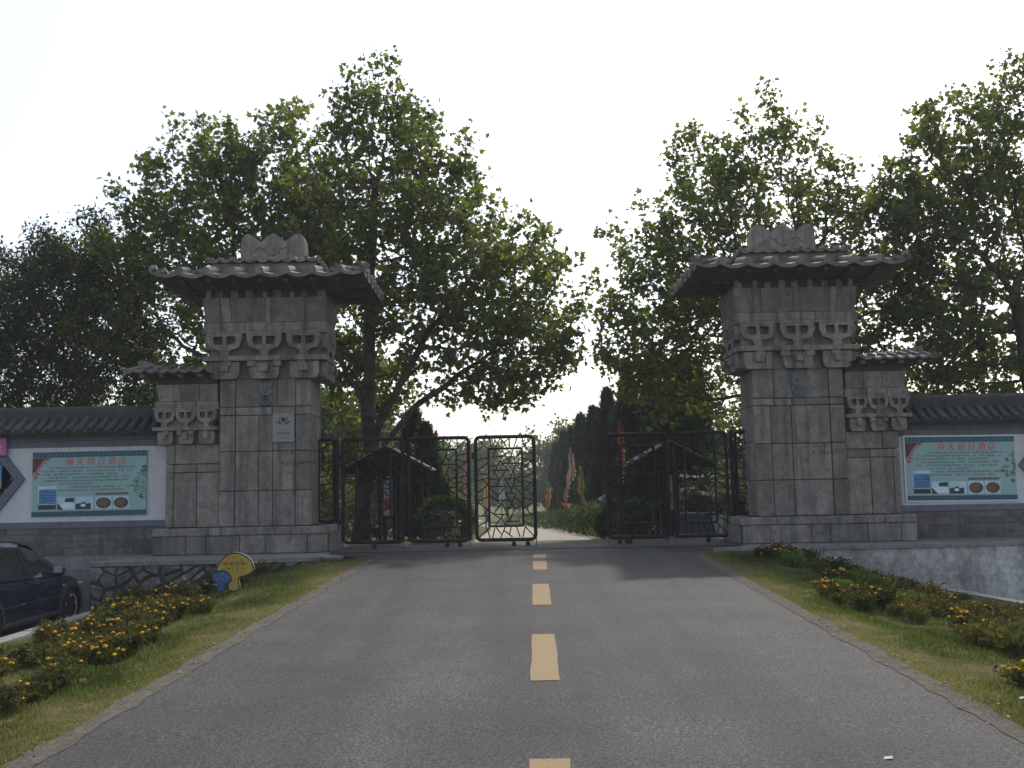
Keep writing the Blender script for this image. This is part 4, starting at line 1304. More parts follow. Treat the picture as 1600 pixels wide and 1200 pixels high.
def car(loc, rz, label):
    """hatchback with roof rails; local +y forward, +x to its right; ground at z=0"""
    t = empty('parked_car', loc, rz, label, 'car')
    # body: stations along y with half sections (x, z)
    def lower(y):
        # half width at sill / belt, belt height, sill height
        if y < -1.75: k = (y+2.12)/.37; return (.70+.12*k**.5, .78-.01+.10*k**.5*.0, .86, .34)
        return None
    L0, L1 = -2.10, 2.12
    st = []
    ys = [-2.10, -2.06, -1.95, -1.7, -1.3, -.8, -.2, .4, .85, 1.15, 1.45, 1.75, 1.95, 2.07, 2.12]
    def interp(tab, y):
        for (a, va), (b, vb) in zip(tab[:-1], tab[1:]):
            if y <= b: return va + (vb-va)*(y-a)/(b-a)
        return tab[-1][1]
    halfw = [(-2.10, .60), (-2.06, .70), (-1.95, .79), (-1.7, .855), (-1.3, .875), (.85, .88), (1.45, .865), (1.75, .83), (1.95, .74), (2.07, .62), (2.12, .48)]
    belt = [(-2.10, .74), (-2.06, .90), (-1.95, .97), (-1.3, .955), (-.2, .93), (.85, .90), (1.15, .885), (1.45, .85), (1.75, .79), (1.95, .72), (2.07, .62), (2.12, .54)]
    sill = [(-2.10, .44), (-2.06, .36), (-1.95, .31), (-1.3, .26), (1.45, .25), (1.95, .27), (2.07, .31), (2.12, .38)]
    V = []; F = []
    k = 0
    for y in ys:
        hw, bz, sz = interp(halfw, y), interp(belt, y), interp(sill, y)
        sec = [(.0, bz+.035), (hw*.55, bz+.03), (hw*.86, bz+.012), (hw*.955, bz-.03), (hw, bz-.16), (hw*1.0, (bz+sz)*.5), (hw*.985, sz+.12), (hw*.94, sz+.02), (hw*.7, sz-.02), (0, sz-.02)]
        ring = [(x, y, z) for x, z in sec] + [(-x, y, z) for x, z in sec[-2:0:-1]]
        V += ring; k = len(ring)
    for j in range(len(ys)-1):
        for i in range(k):
            a, b = j*k+i, j*k+(i+1) % k
            F.append((a, b, b+k, a+k))
    F.append(tuple(range(k-1, -1, -1))); F.append(tuple((len(ys)-1)*k+i for i in range(k)))
    m = MB(); m.add(V, F); body = m.build('body', M['car_paint'], t, smooth='auto')
    # cabin shell
    ys2 = [-2.0, -1.80, -1.5, -1.1, -.5, .1, .45, .75, 1.05, 1.22]
    top = [(-2.0, .98), (-1.80, 1.26), (-1.5, 1.40), (-1.1, 1.46), (-.5, 1.48), (.1, 1.45), (.45, 1.36), (.75, 1.19), (1.05, .99), (1.22, .90)]
    V = []; F = []
    def cab(y, f):          # half width at fraction f of the cabin height (0 belt, 1 roof)
        bw = interp(halfw, y)*.945
        tw = .60 if -1.5 < y < .45 else .60
        return bw + (tw-bw)*f**1.15
    for y in ys2:
        tz = interp(top, y); bz = interp(belt, y)-.01
        fs_ = [0, .35, .7, .9, 1.0]
        H = max(tz-bz, .001); scale = min(1, H/.5)
        sec = []
        for f in fs_:
            w_ = cab(y, f*scale)
            sec.append((w_ if f < 1 else w_*.72, bz + H*(f if f < 1 else 1.02)))
        ring = [(x, y, z) for x, z in sec] + [(0, y, sec[-1][1]+.012*scale)] + [(-x, y, z) for x, z in reversed(sec)]
        k = len(ring); V += ring
    for j in range(len(ys2)-1):
        for i in range(k-1):
            a, b = j*k+i, j*k+i+1
            F.append((a, b, b+k, a+k))
    m = MB(); m.add(V, F); m.build('roof', M['car_paint'], t, smooth='auto', recalc=True)
    # side windows, proud of the shell
    for s in (-1, 1):
        def side_pt(y, f, off=.006):
            tz = interp(top, y); bz = interp(belt, y)-.01; H = tz-bz
            sc = min(1, H/.5)
            # follow the piecewise straight shell
            fs_ = [0, .35, .7, .9]
            for a, b in zip(fs_[:-1], fs_[1:]):
                if f <= b:
                    wa, wb = cab(y, a*sc), cab(y, b*sc)
                    return (s*(wa+(wb-wa)*(f-a)/(b-a)+off), y, bz+H*f)
            return (s*(cab(y, .9*sc)+off), y, bz+H*f)
        for nm, y0, y1 in (('rear_window', -1.62, -1.14), ('side_window', -1.08, -.22), ('side_window', -.14, .92)):
            m = MB(); n = 7
            vs = []; fs_ = []
            for i in range(n+1):
                y = y0 + (y1-y0)*i/n
                f1 = .86
                if nm == 'rear_window': f1 = .30 + .52*min(1, (y-y0)/(y1-y0)*1.3)
                if y > .5: f1 = .86 - (y-.5)*.35
                for f in (.10, .34, .60, f1) if f1 > .62 else (.10, .10+(f1-.1)*.4, .10+(f1-.1)*.7, f1):
                    vs.append(side_pt(y, f))
            for i in range(n):
                for q in range(3): fs_.append((i*4+q, i*4+q+1, (i+1)*4+q+1, (i+1)*4+q))
            m.add(vs, fs_); m.build(nm, M['car_glass'], t, smooth=True, recalc=False)
        # roof rail
        m = MB(); pts = [(s*.52, -1.62, 1.37), (s*.53, -1.5, 1.455), (s*.54, -1.1, 1.515), (s*.54, -.5, 1.53), (s*.53, 0, 1.50), (s*.52, .22, 1.455), (s*.51, .34, 1.40)]
        m.tube(pts, .018, 8); m.build('roof_rail', M['chrome'], t, smooth=True)
        # mirror
        m = MB(); m.cbox(s*.88, s*1.06, .62, .74, .93, 1.06, .04); m.box(s*.84, s*.90, .65, .70, .93, .97); mi = m.build('wing_mirror', M['car_paint'], t, smooth='auto')
        m = MB(); m.cbox(s*.90, s*1.04, .614, .6195, .95, 1.045, .002); m.build('mirror_glass', M['chrome'], mi)
        # door handles, mouldings, door seams
        for y in (-.95, .0):
            m = MB(); m.cbox(s*.868, s*.905, y, y+.17, .80, .83, .01); m.build('door_handle', M['car_paint'], t)
        m = MB(); m.cbox(s*.862, s*.889, -1.15, .95, .50, .56, .01); m.build('side_moulding', M['car_paint'], t)
        m = MB(); m.cbox(s*.80, s*.872, -1.0, .95, .235, .32, .02); m.build('sill', M['cladding'], t)
        for y in (-1.12, -.18, .98):
            m = MB(); m.box(s*.86, s*.8795, y, y+.008, .36, .90); m.build('door_seam', M['black'], t)
        # wheels, arches
        for yw in (-1.28, 1.32):
            m = MB()
            m.lathe([(.20, s*.70), (.305, s*.70), (.325, s*.73), (.325, s*.86), (.305, s*.895), (.225, s*.898), (.215, s*.86)], 28, 'x', (0, yw, .325))
            wh = m.build('wheel', M['black'], t, smooth='auto')
            m = MB()
            m.lathe([(.21, s*.80), (.225, s*.885), (.222, s*.895), (.205, s*.885), (.195, s*.83), (.06, s*.80)], 28, 'x', (0, yw, .325))
            for q in range(5):
                a = 2*math.pi*q/5 + .3
                ca, sa = math.cos(a), math.sin(a)
                def P_(r, w, x): return (s*x, yw + r*ca - w*sa, .325 + r*sa + w*ca)
                m.hexa([P_(.03, -.032, .845), P_(.03, .032, .845), P_(.212, .024, .862), P_(.212, -.024, .862), P_(.03, -.03, .875), P_(.03, .03, .875), P_(.212, .02, .888), P_(.212, -.02, .888)])
            m.lathe([(.001, s*.885), (.035, s*.883), (.045, s*.87), (.045, s*.84)], 14, 'x', (0, yw, .325))
            m.build('rim', M['rim'], wh, smooth='auto')
            m = MB(); vs = []; n = 16
            for i in range(n+1):
                a = R(-12 + 204*i/n)
                for r, x in ((.355, .862), (.43, .866), (.43, .893), (.355, .898)):
                    vs.append((s*x, yw + r*math.cos(a), max(.325 + r*math.sin(a), .24)))
            fs_ = [(i*4+q, i*4+(q+1) % 4, (i+1)*4+(q+1) % 4, (i+1)*4+q) for i in range(n) for q in range(4)]
            m.add(vs, fs_); m.build('wheel_arch', M['cladding'], t, smooth='auto')
            m = MB(); m.lathe([(.001, s*.60), (.356, s*.60), (.356, s*.885), (.001, s*.885)], 24, 'x', (0, yw, .325))
            m.build('wheel_well', M['black'], t)
        m = MB(); m.cbox(s*.60, s*.80, -2.06, -1.80, .70, .93, .03); m.build('tail_light', M['lamp_red'], t)
        m = MB(); m.cbox(s*.50, s*.79, 1.80, 2.03, .58, .69, .03); m.build('headlight', M['lamp_clear'], t)
        m = MB(); m.cbox(s*.862, s*.877, 1.02, 1.10, .70, .73, .004); m.build('side_indicator', M['lamp_clear'], t)
    m = MB(); m.cbox(-.66, .66, -2.135, -1.95, .36, .60, .04); m.build('rear_bumper', M['cladding'], t)
    m = MB(); m.cbox(-.66, .66, 1.95, 2.13, .28, .50, .04); m.build('front_bumper', M['cladding'], t)
    # windscreen and rear glass
    for nm, a, b, w0, w1 in (('windscreen', (1.08, .995), (.42, 1.385), .70, .54), ('rear_glass', (-1.985, 1.02), (-1.62, 1.36), .62, .50)):
        m = MB(); dy, dz = b[0]-a[0], b[1]-a[1]; l = math.hypot(dy, dz)
        sg = 1 if nm == 'windscreen' else -1
        oy, oz = sg*abs(dz)/l*.03, abs(dy)/l*.03
        m.add([(-w0, a[0]+oy, a[1]+oz), (w0, a[0]+oy, a[1]+oz), (w1, b[0]+oy, b[1]+oz), (-w1, b[0]+oy, b[1]+oz)], [(0, 1, 2, 3)])
        m.build(nm, M['car_glass'], t, recalc=False)
    return t
car((-8.40, 15.75, -1.02), 0.0, 'dark blue hatchback with silver roof rails parked below the flower bed')
# ------------------------------------------------------------------ trees
M['leaf_plane'] = leaf_mat('plane_tree_leaf', [(0, (.04, .056, .018)), (.45, (.07, .09, .028)), (.8, (.11, .125, .04)), (.95, (.16, .13, .038)), (1, (.18, .095, .035))], trans=.5)
M['leaf_dark'] = leaf_mat('camphor_leaf', [(0, (.015, .024, .010)), (.6, (.027, .04, .014)), (1, (.05, .062, .022))], trans=.3)
M['leaf_far'] = leaf_mat('far_tree_leaf', [(0, (.03, .045, .018)), (.6, (.05, .07, .025)), (1, (.10, .115, .035))], trans=.35, obj_var=.25)
M['cypress'] = leaf_mat('cypress_spray', [(0, (.014, .026, .012)), (.7, (.026, .042, .018)), (1, (.05, .065, .025))], trans=.2)
M['hedge'] = leaf_mat('hedge_leaf', [(0, (.018, .03, .010)), (.6, (.034, .052, .016)), (1, (.075, .095, .026))], trans=.3)
M['palm'] = leaf_mat('palm_leaf', [(0, (.03, .045, .018)), (1, (.07, .09, .035))], trans=.3)

def unit(v): return v/np.maximum(np.linalg.norm(v, axis=-1, keepdims=True), 1e-9)

# plane tree leaf: five lobes, gently folded; other leaves are simple lozenges
_half = [(.0, 0.0), (.42, -.05), (.33, .18), (.60, .44), (.25, .50)]
_out = _half + [(.0, 1.0)] + [(-x, z) for x, z in reversed(_half[1:])]
LOBED_V = np.array([(0, .32, 0.0)] + [(x, z, -.22*abs(x) - .10*z*z) for x, z in _out])
LOBED_F = np.array([(0, 1+i, 1+(i+1) % len(_out)) for i in range(len(_out))])
LOZ_V = np.array([(0, 0, 0), (.26, .42, .05), (0, 1, -.08), (-.26, .42, .05)])
LOZ_F = np.array([(0, 1, 2), (0, 2, 3)])
SPRAY_V = np.array([(-.12, 0, 0), (.12, 0, 0), (0, 1, 0)])
SPRAY_F = np.array([(0, 1, 2)])

def leaves(P, Dir, Nrm, size, tv, tf, g):
    """place the leaf template at points P, its length along Dir, facing Nrm"""
    n = len(P)
    Y = unit(Dir); X = unit(np.cross(Y, Nrm)); Z = np.cross(X, Y)
    s = size[:, None, None]
    V = P[:, None, :] + s*(tv[None, :, 0:1]*X[:, None, :] + tv[None, :, 1:2]*Y[:, None, :] + tv[None, :, 2:3]*Z[:, None, :])
    k = len(tv)
    F = (tf[None] + (np.arange(n)*k)[:, None, None]).reshape(-1, 3)
    rnd = np.repeat(g, k)
    return V.reshape(-1, 3), F, rnd

def colonize(rg, start, attr, step=.30, infl=3.2, kill=.62, maxit=80):
    """space colonisation: grow a skeleton from start (list of (point, parent)) towards attr"""
    nodes = [np.array(p, float) for p, _ in start]; par = [q for _, q in start]
    A = np.array(attr, float)
    P = np.array(nodes)
    d = np.linalg.norm(A[:, None]-P[None], axis=2)
    best = d.argmin(1); bd = d.min(1)
    alive = np.ones(len(A), bool)
    for it in range(maxit):
        idx = np.where(alive & (bd < (infl if it > 8 else 99)))[0]
        if len(idx) == 0: break
        P = np.array(nodes)
        dirs = unit(A[idx]-P[best[idx]])
        acc = {}
        for i, dv in zip(best[idx], dirs): acc.setdefault(int(i), []).append(dv)
        new = []
        for i, ds in acc.items():
            v = np.mean(ds, 0) + rg.normal(0, .18, 3) + np.array([0, 0, .04])
            v = v/max(np.linalg.norm(v), 1e-6)
            q = nodes[i] + v*step
            new.append((q, i))
        b0 = len(nodes)
        for q, i in new: nodes.append(q); par.append(i)
        Q = np.array([q for q, _ in new])
        dn = np.linalg.norm(A[:, None]-Q[None], axis=2)
        j = dn.argmin(1); m = dn.min(1)
        upd = m < bd
        best[upd] = b0 + j[upd]; bd[upd] = m[upd]
        alive &= bd > kill
    return np.array(nodes), np.array(par)

def skin(nodes, par, tip=.007, expo=2.35, rmax=.2):
    n = len(nodes)
    load = np.zeros(n)
    kids = np.zeros(n, int)
    for i in range(n-1, 0, -1):
        if par[i] >= 0: kids[par[i]] += 1
    acc = np.zeros(n)
    r = np.zeros(n)
    for i in range(n-1, -1, -1):
        a = acc[i] + (tip**expo if kids[i] == 0 else 0) + tip**expo*.12
        r[i] = a**(1/expo)
        if par[i] >= 0: acc[par[i]] += a
    sc = rmax/r[0]
    r = np.maximum(np.minimum(r, tip*1.4), rmax*(r/r[0])**1.25)
    return r, kids

def wood_mesh(name, nodes, par, r, mat, rg):
    V = []; F = []
    order = {}
    for i in range(1, len(nodes)):
        p = par[i]
        if p < 0: continue
        a, b = nodes[p], nodes[i]
        k = 8 if r[i] > .05 else (5 if r[i] > .015 else 3)
        t = b-a; L = np.linalg.norm(t)
        if L < 1e-5: continue
        t = t/L
        up = np.array([0, 0, 1.0]) if abs(t[2]) < .9 else np.array([1.0, 0, 0])
        x = np.cross(t, up); x /= np.linalg.norm(x); y = np.cross(t, x)
        th = np.arange(k)*2*math.pi/k
        ring = np.cos(th)[:, None]*x + np.sin(th)[:, None]*y
        b0 = len(V)
        V += list(a - t*r[p]*.15 + ring*min(r[p], r[i]*1.9)) + list(b + ring*r[i])
        for q in range(k):
            q2 = (q+1) % k
            F.append((b0+q, b0+q2, b0+k+q2, b0+k+q))
    return np_mesh(name, np.array(V), np.array(F), mat, smooth=True)

def ellip(rg, n, lobes, shell=.35):
    """points in a union of ellipsoids, thicker towards the outside; lobes: (cx,cy,cz,rx,ry,rz)"""
    w = np.array([l[3]*l[4]*l[5] for l in lobes])**.8; w /= w.sum()
    pts = []
    for l, c in zip(lobes, rg.multinomial(n, w)):
        d = unit(rg.normal(0, 1, (c, 3)))
        q = rg.random(c)**(shell)
        pts.append(np.array(l[:3]) + d*q[:, None]*np.array(l[3:]))
    return np.concatenate(pts)

def tree(name, base, trunk, lobes, label, cat='tree', seed=1, nattr=750, nleaf=14000, lsize=.135, mat='leaf_plane', bark='bark', rtrunk=.15,
         lobed=True, shoots=40, clump=.165, kill=.46, group=None, tip=.007, limbs=()):
    rg = np.random.default_rng(seed)
    b = np.array(base, float)
    t = empty(name, base, 0, label, cat, group)
    start = []
    for i, p in enumerate(trunk): start.append((np.array(p, float), i-1))
    # fine trunk steps
    st = [(start[0][0], -1)]
    for i in range(1, len(start)):
        a, c = start[i-1][0], start[i][0]
        m = max(1, int(np.linalg.norm(c-a)/.4))
        for k in range(1, m+1): st.append((a+(c-a)*k/m + rg.normal(0, .015, 3), len(st)-1))
    for at, pts in limbs:                       # big limbs leaving the trunk
        p = min(range(len(st)), key=lambda q: abs(st[q][0][2]-at))
        for c in pts:
            a = st[p][0]; c = np.array(c, float); m = max(1, int(np.linalg.norm(c-a)/.4)); first = True
            for k in range(1, m+1):
                st.append((a+(c-a)*k/m + rg.normal(0, .02, 3), p)); p = len(st)-1
    att = ellip(rg, nattr, lobes)
    nodes, par = colonize(rg, st, att, kill=kill)
    # upright shoots poking out of the crown
    tips = np.setdiff1d(np.arange(len(nodes)), par)
    cen = np.mean([l[:3] for l in lobes], 0)
    out = np.linalg.norm((nodes[tips]-cen), axis=1) + .4*(nodes[tips][:, 2]-cen[2])
    sel = tips[np.argsort(-out)][:shoots*2]
    rg.shuffle(sel)
    nodes = list(nodes); par = list(par)
    for i in sel[:shoots]:
        d = nodes[i]-cen; d /= np.linalg.norm(d); d = d*.6 + np.array([0, 0, .8]) + rg.normal(0, .2, 3)
        d /= np.linalg.norm(d); p = i; L = rg.integers(2, 4)
        for k in range(L):
            nodes.append(nodes[p] + (d+rg.normal(0, .1, 3))*.26); par.append(p); p = len(nodes)-1
    nodes = np.array(nodes); par = np.array(par)
    order = np.arange(len(nodes))
    r, kids = skin(nodes, par, tip=tip, rmax=rtrunk)
    r[0] *= 1.35
    if len(r) > 2: r[1] *= 1.12
    wood = wood_mesh('trunk', nodes-b, par, r, M[bark], rg)
    link('trunk', wood, t)
    # leaves near the thin wood, in small clumps
    thin = np.where(r < max(.022, tip*3))[0]
    wgt = np.where(kids[thin] == 0, 2.2, 1.0); wgt = wgt/wgt.sum()
    pick = rg.choice(thin, nleaf, p=wgt)
    P = nodes[pick] + rg.normal(0, clump, (nleaf, 3))*np.array([1, 1, .8])
    outw = unit(nodes[pick]-cen)
    D = unit(rg.normal(0, .8, (nleaf, 3)) + outw*.5 + np.array([0, 0, -.25]))
    Nn = unit(rg.normal(0, .75, (nleaf, 3)) + np.array([0, -.1, .75]))
    g = np.clip(rg.beta(2, 2.4, nleaf) + rg.normal(0, .04, nleaf), 0, 1)
    size = lsize*rg.uniform(.6, 1.25, nleaf)
    V, F, rn = leaves(P-b, D, Nn, size, LOBED_V if lobed else LOZ_V, LOBED_F if lobed else LOZ_F, g)
    link('crown', np_mesh('crown', V, F, M[mat], rn), t)
    return t

# the big plane trees behind the gate
tree('plane_tree', (-3.42, 22.3, 0.0), [(-3.42, 22.3, -.05), (-3.36, 22.3, .9), (-3.2, 22.3, 1.9), (-3.25, 22.35, 3.0), (-3.22, 22.4, 4.6), (-3.2, 22.5, 6.2), (-3.1, 22.6, 8.2)],
     [(-3, 23.5, 9, 1.5, 1.33, 2.1), (-2.4, 23.5, 7.3, 2.3, 1.78, 2.2), (-1.2, 23.1, 5.7, 2.5, 1.78, 1.8), (-0.3, 22.8, 4.3, 2.1, 1.41, 1.4), (-4, 23.7, 6.4, 1.8, 1.63, 2.4), (-0.6, 22.5, 3.3, 1.5, 0.89, 0.6), (-3.6, 24.1, 4.2, 1.3, 0.89, 0.8)],
     'tall plane tree rising behind the lattice gate beside the plaque tower', seed=3, nattr=2300, nleaf=25000, rtrunk=.19, shoots=130,
     limbs=[(1.9, [(-2.95, 22.4, 2.7), (-2.55, 22.5, 3.6), (-1.9, 22.7, 4.8)]), (1.6, [(-2.85, 22.2, 2.2), (-2.2, 22.2, 3.0), (-1.2, 22.3, 3.7)]), (3.0, [(-3.8, 22.6, 3.9), (-4.3, 22.9, 5.0)])])
tree('plane_tree', (-6.1, 23.4, 0.0), [(-6.1, 23.4, -.05), (-6.2, 23.4, 1.6), (-6.3, 23.5, 3.0), (-6.4, 23.5, 4.2)],
     [(-7.4, 24.5, 7, 2.3, 1.63, 3.1), (-6, 24.7, 7.8, 1.8, 1.48, 2.7), (-8.6, 24.3, 6.6, 1.3, 1.33, 2.7), (-6.6, 24.7, 4.6, 2.2, 1.33, 1.4), (-9.5, 24.5, 5.9, 1.3, 1.2, 1.8)],
     'plane tree with many upright shoots rising behind the plaque tower roof', seed=5, nattr=2000, nleaf=21000, rtrunk=.16, shoots=120)
tree('plane_tree', (6.3, 23.2, 0.0), [(6.3, 23.2, -.05), (6.3, 23.2, 1.8), (6.2, 23.3, 3.2), (6.2, 23.4, 4.8)],
     [(6.3, 24.4, 7.2, 2.7, 1.7, 3), (4.2, 23.8, 5.6, 2, 1.48, 2.4), (3.6, 23.5, 4.0, 1.4, 1.18, 1.5), (8.2, 24.5, 5.9, 1.6, 1.48, 2.3), (5.4, 24.5, 4.2, 2.4, 1.33, 1.5), (9.4, 24.3, 6.6, 1.3, 1.2, 1.9)],
     'plane tree rising behind the stone tower without a plaque', seed=8, nattr=2200, nleaf=23000, rtrunk=.17, shoots=120)
tree('plane_tree', (12.2, 23.0, 0.0), [(12.2, 23.0, -.05), (12.1, 23.0, 1.8), (12.0, 23.0, 3.4), (11.9, 23.1, 5.2)],
     [(11.8, 24, 6.9, 2.6, 1.7, 4.2), (10.6, 23.8, 5.2, 1.6, 1.41, 2.9), (13.6, 24.3, 7.6, 2.2, 1.63, 4.0), (11.6, 24.3, 3.6, 2.6, 1.18, 1.3)],
     'dense plane tree behind the white wall above the retaining wall', seed=13, nattr=2100, nleaf=27000, rtrunk=.18, shoots=90)
# camphor trees behind the left wall
for i, (x, y, h, sd_) in enumerate(((-10.7, 25.2, 8.1, 21), (-12.9, 26.3, 7.9, 22), (-15.6, 26.0, 7.9, 23))):
    tree('camphor_tree', (x, y, 0), [(x, y, -.05), (x+.15, y, 1.3), (x+.05*(i-1), y, 2.6), (x-.15, y, 3.6)],
         [(x-.2, y, h*.70, 1.9, 1.6, h*.28), (x-.9, y+.2, h*.58, 1.4, 1.3, h*.22), (x+.9, y-.1, h*.58, 1.4, 1.3, h*.22), (x+.5, y, h*.36, .8, .8, .6)],
         ['dark small leaved tree standing nearest the plaque tower behind the white wall', 'dark small leaved tree with bent twin trunks, second along the white wall', 'dark small leaved tree farthest from the plaque tower behind the white wall'][i],
         seed=sd_, nattr=800, nleaf=24000, lsize=.12, mat='leaf_dark', bark='bark_dark', rtrunk=.11, lobed=False, shoots=20, clump=.2, kill=.5)

# slender young tree at the left gate jamb
tree('young_tree', (-3.95, 24.6, -.08), [(-3.95, 24.6, -.1), (-3.8, 24.6, .8), (-3.55, 24.6, 1.8), (-3.4, 24.7, 2.6)],
     [(-3.6, 24.8, 3.0, .9, .8, .8), (-4.1, 24.8, 2.0, .7, .6, .7)], 'slender leaning young tree behind the narrow lattice panel', seed=31, nattr=160, nleaf=1800, lsize=.13, mat='leaf_plane', rtrunk=.07, shoots=8, tip=.006)

# ------------------------------------------------------------------ far trees fading into the haze, cypresses, hedges
def far_crown(name, seed, h, w, n, lsz, mat):
    """mesh pair (trunk, crown) of a broad tree of height h at the origin"""
    rg = np.random.default_rng(seed)
    lob = [(0, 0, h*.62, w*.5, w*.5, h*.30)] + [(rg.uniform(-.32, .32)*w, rg.uniform(-.3, .3)*w, h*rg.uniform(.45, .82), w*rg.uniform(.18, .28), w*rg.uniform(.18, .28), h*rg.uniform(.12, .18)) for _ in range(9)]
    cl = ellip(rg, 130, lob, .3)
    P = cl[rg.integers(0, len(cl), n)] + rg.normal(0, w*.045, (n, 3))
    D = unit(rg.normal(0, 1, (n, 3)) + np.array([0, 0, -.3])); Nn = unit(rg.normal(0, .8, (n, 3)) + np.array([0, 0, .6]))
    g = np.clip(rg.beta(2, 2.5, n), 0, 1)
    V, F, rn = leaves(P, D, Nn, lsz*rg.uniform(.7, 1.3, n), LOZ_V*np.array([1.5, 1, 1]), LOZ_F, g)
    crown = np_mesh('crown', V, F, M[mat], rn)
    m = MB(); m.tube([(0, 0, -.2), (.05, 0, h*.25), (-.05, .05, h*.5), (0, 0, h*.75)], [.2*h/8, .15*h/8, .09*h/8, .03], 7)
    for k in range(6):
        a = k*1.1; m.tube([(0, 0, h*(.28+.05*k)), (math.cos(a)*w*.18, math.sin(a)*w*.18, h*(.42+.05*k)), (math.cos(a)*w*.34, math.sin(a)*w*.34, h*(.5+.05*k))], [.07*h/8, .05*h/8, .02], 5)
    return m.mesh('trunk', M['bark_dark'], smooth=True), crown
FT = [far_crown('far', 101+i, 8.0, 8.0, 9000, .26, 'leaf_far') for i in range(3)]
def far_tree(x, y, h, w, k, rot, label, group='broad trees far down the path'):
    t = empty('broad_tree', (x, y, road_z(y)-.1), rot, label, 'tree', group)
    link('trunk', FT[k][0], t); link('crown', FT[k][1], t)
    t.scale = (w/8.0, w/8.0, h/8.0)
far = [(-.6, 84, 5.0, 6.5, 2, .9, 'low hazy tree straight across the end of the path'),
       (-5.6, 76, 7.0, 6.5, 0, 3.9, 'hazy tree where the flowering hedge ends'),
       (1.9, 98, 5.6, 7.0, 1, 5.1, 'low hazy tree behind the bend of the path'),
       (4.9, 88, 9.6, 9.5, 0, .3, 'round crowned tree closing the view at the end of the path'),
       (-2.8, 104, 9.0, 8.5, 1, 1.3, 'hazy tree on the far bend of the path'),
       (8.2, 92, 8.5, 9.0, 2, 2.0, 'hazy broad tree behind the row of cypresses'),
       (5.3, 60, 5.0, 4.6, 1, .8, 'yellowish broad tree between the far cypresses'),
       (-9.5, 82, 9.6, 9.0, 2, .5, 'hazy tree beyond the flags beside the left hedge'),
       (-5.3, 46, 5.0, 5.0, 0, 2.4, 'leafy green tree beside the left hedge'),
       (-8.2, 40, 6.2, 6.2, 1, 4.0, 'broad tree on the lawn behind the roofed notice board with red poster'),
       (-13.5, 38, 6.8, 7.5, 2, 3.0, 'broad tree on the lawn behind the plaque tower'),
       (-11, 58, 8.5, 8.5, 0, 5.0, 'large hazy tree across the lawn'),
       (9.5, 36, 5.6, 6.0, 0, 1.1, 'broad tree behind the fan palm'),
       (13.5, 44, 6.6, 7.0, 1, 2.2, 'broad tree far behind the white planters'),
       (-19, 45, 6.5, 8.0, 1, 2.2, 'broad tree behind the camphor trees')]
for a in far: far_tree(*a)

def cypress_mesh(seed, h, r, n):
    rg = np.random.default_rng(seed)
    ph = rg.uniform(0, 6.28, 4)
    z = rg.random(n)**.85
    th = rg.uniform(0, 2*math.pi, n)
    lump = 1 + .16*np.sin(3*th+ph[0]+z*9) + .12*np.sin(5*th+ph[1]-z*17) + .10*np.sin(z*31+ph[2])
    rad = r*np.minimum(1, (1-z)**.85*1.25)*lump*np.minimum(1, .55+z*4)*rg.uniform(.55, 1.0, n)**.4
    P = np.stack([rad*np.cos(th), rad*np.sin(th), z*h*.95 + .1], 1)
    D = unit(np.stack([np.cos(th)*.35, np.sin(th)*.35, np.ones(n)], 1) + rg.normal(0, .2, (n, 3)))
    Nn = unit(np.stack([np.cos(th), np.sin(th), np.full(n, .2)], 1) + rg.normal(0, .5, (n, 3)))
    V, F, rn = leaves(P, D, Nn, rg.uniform(.18, .4, n), SPRAY_V*np.array([1.4, 1, 1]), SPRAY_F, np.clip(rg.beta(2, 3, n), 0, 1))
    m = MB(); m.tube([(0, 0, -.2), (0, 0, h*.5), (0, 0, h*.9)], [.09, .05, .01], 6)
    return m.mesh('trunk', M['bark_dark']), np_mesh('crown', V, F, M['cypress'], rn)
CY = [cypress_mesh(41+i, 4.6, .56, 6500) for i in range(3)]
cyp = [(3.62, 31.0, 4.55), (4.30, 30.5, 4.75), (4.85, 29.0, 4.3), (3.35, 35.0, 4.3), (3.2, 39.5, 4.2), (3.05, 44.5, 4.4), (2.95, 50.0, 4.3), (2.85, 56.0, 4.6), (2.7, 63, 4.5), (5.5, 31.0, 4.6), (6.1, 33.0, 4.5),
       (-2.3, 26.2, 3.0), (-2.75, 27.4, 3.5), (-3.3, 33.5, 4.2), (-4.1, 38.5, 4.6), (-4.6, 45.5, 5.0), (-5.0, 52.0, 5.0), (-5.2, 60.0, 5.2)]
ORD = ['first', 'second', 'third', 'fourth', 'fifth', 'sixth', 'seventh', 'eighth', 'ninth', 'tenth', 'eleventh']
for i, (x, y, h) in enumerate(cyp):
    if i < 11: lab = '%s narrow dark cypress from the gate in the row behind the tall red flag' % ORD[sorted(range(11), key=lambda q: cyp[q][1]).index(i)]
    elif i < 13: lab = ['shorter', 'taller'][i-11] + ' of two dark cypresses close behind the round clipped bush'
    else: lab = '%s narrow dark cypress from the gate behind the flowering hedge' % ORD[i-13]
    t = empty('cypress_tree', (x, y, road_z(y)-.03), i*1.7, lab, 'tree', ['cypresses on the flag side', 'cypresses by the round bush', 'cypresses across the path'][0 if i < 11 else (1 if i < 13 else 2)])
    link('trunk', CY[i % 3][0], t); link('crown', CY[i % 3][1], t)
    t.scale = (1.2, 1.2, h/4.6*1.14) if i < 11 else (1.0, 1.0, h/4.6)
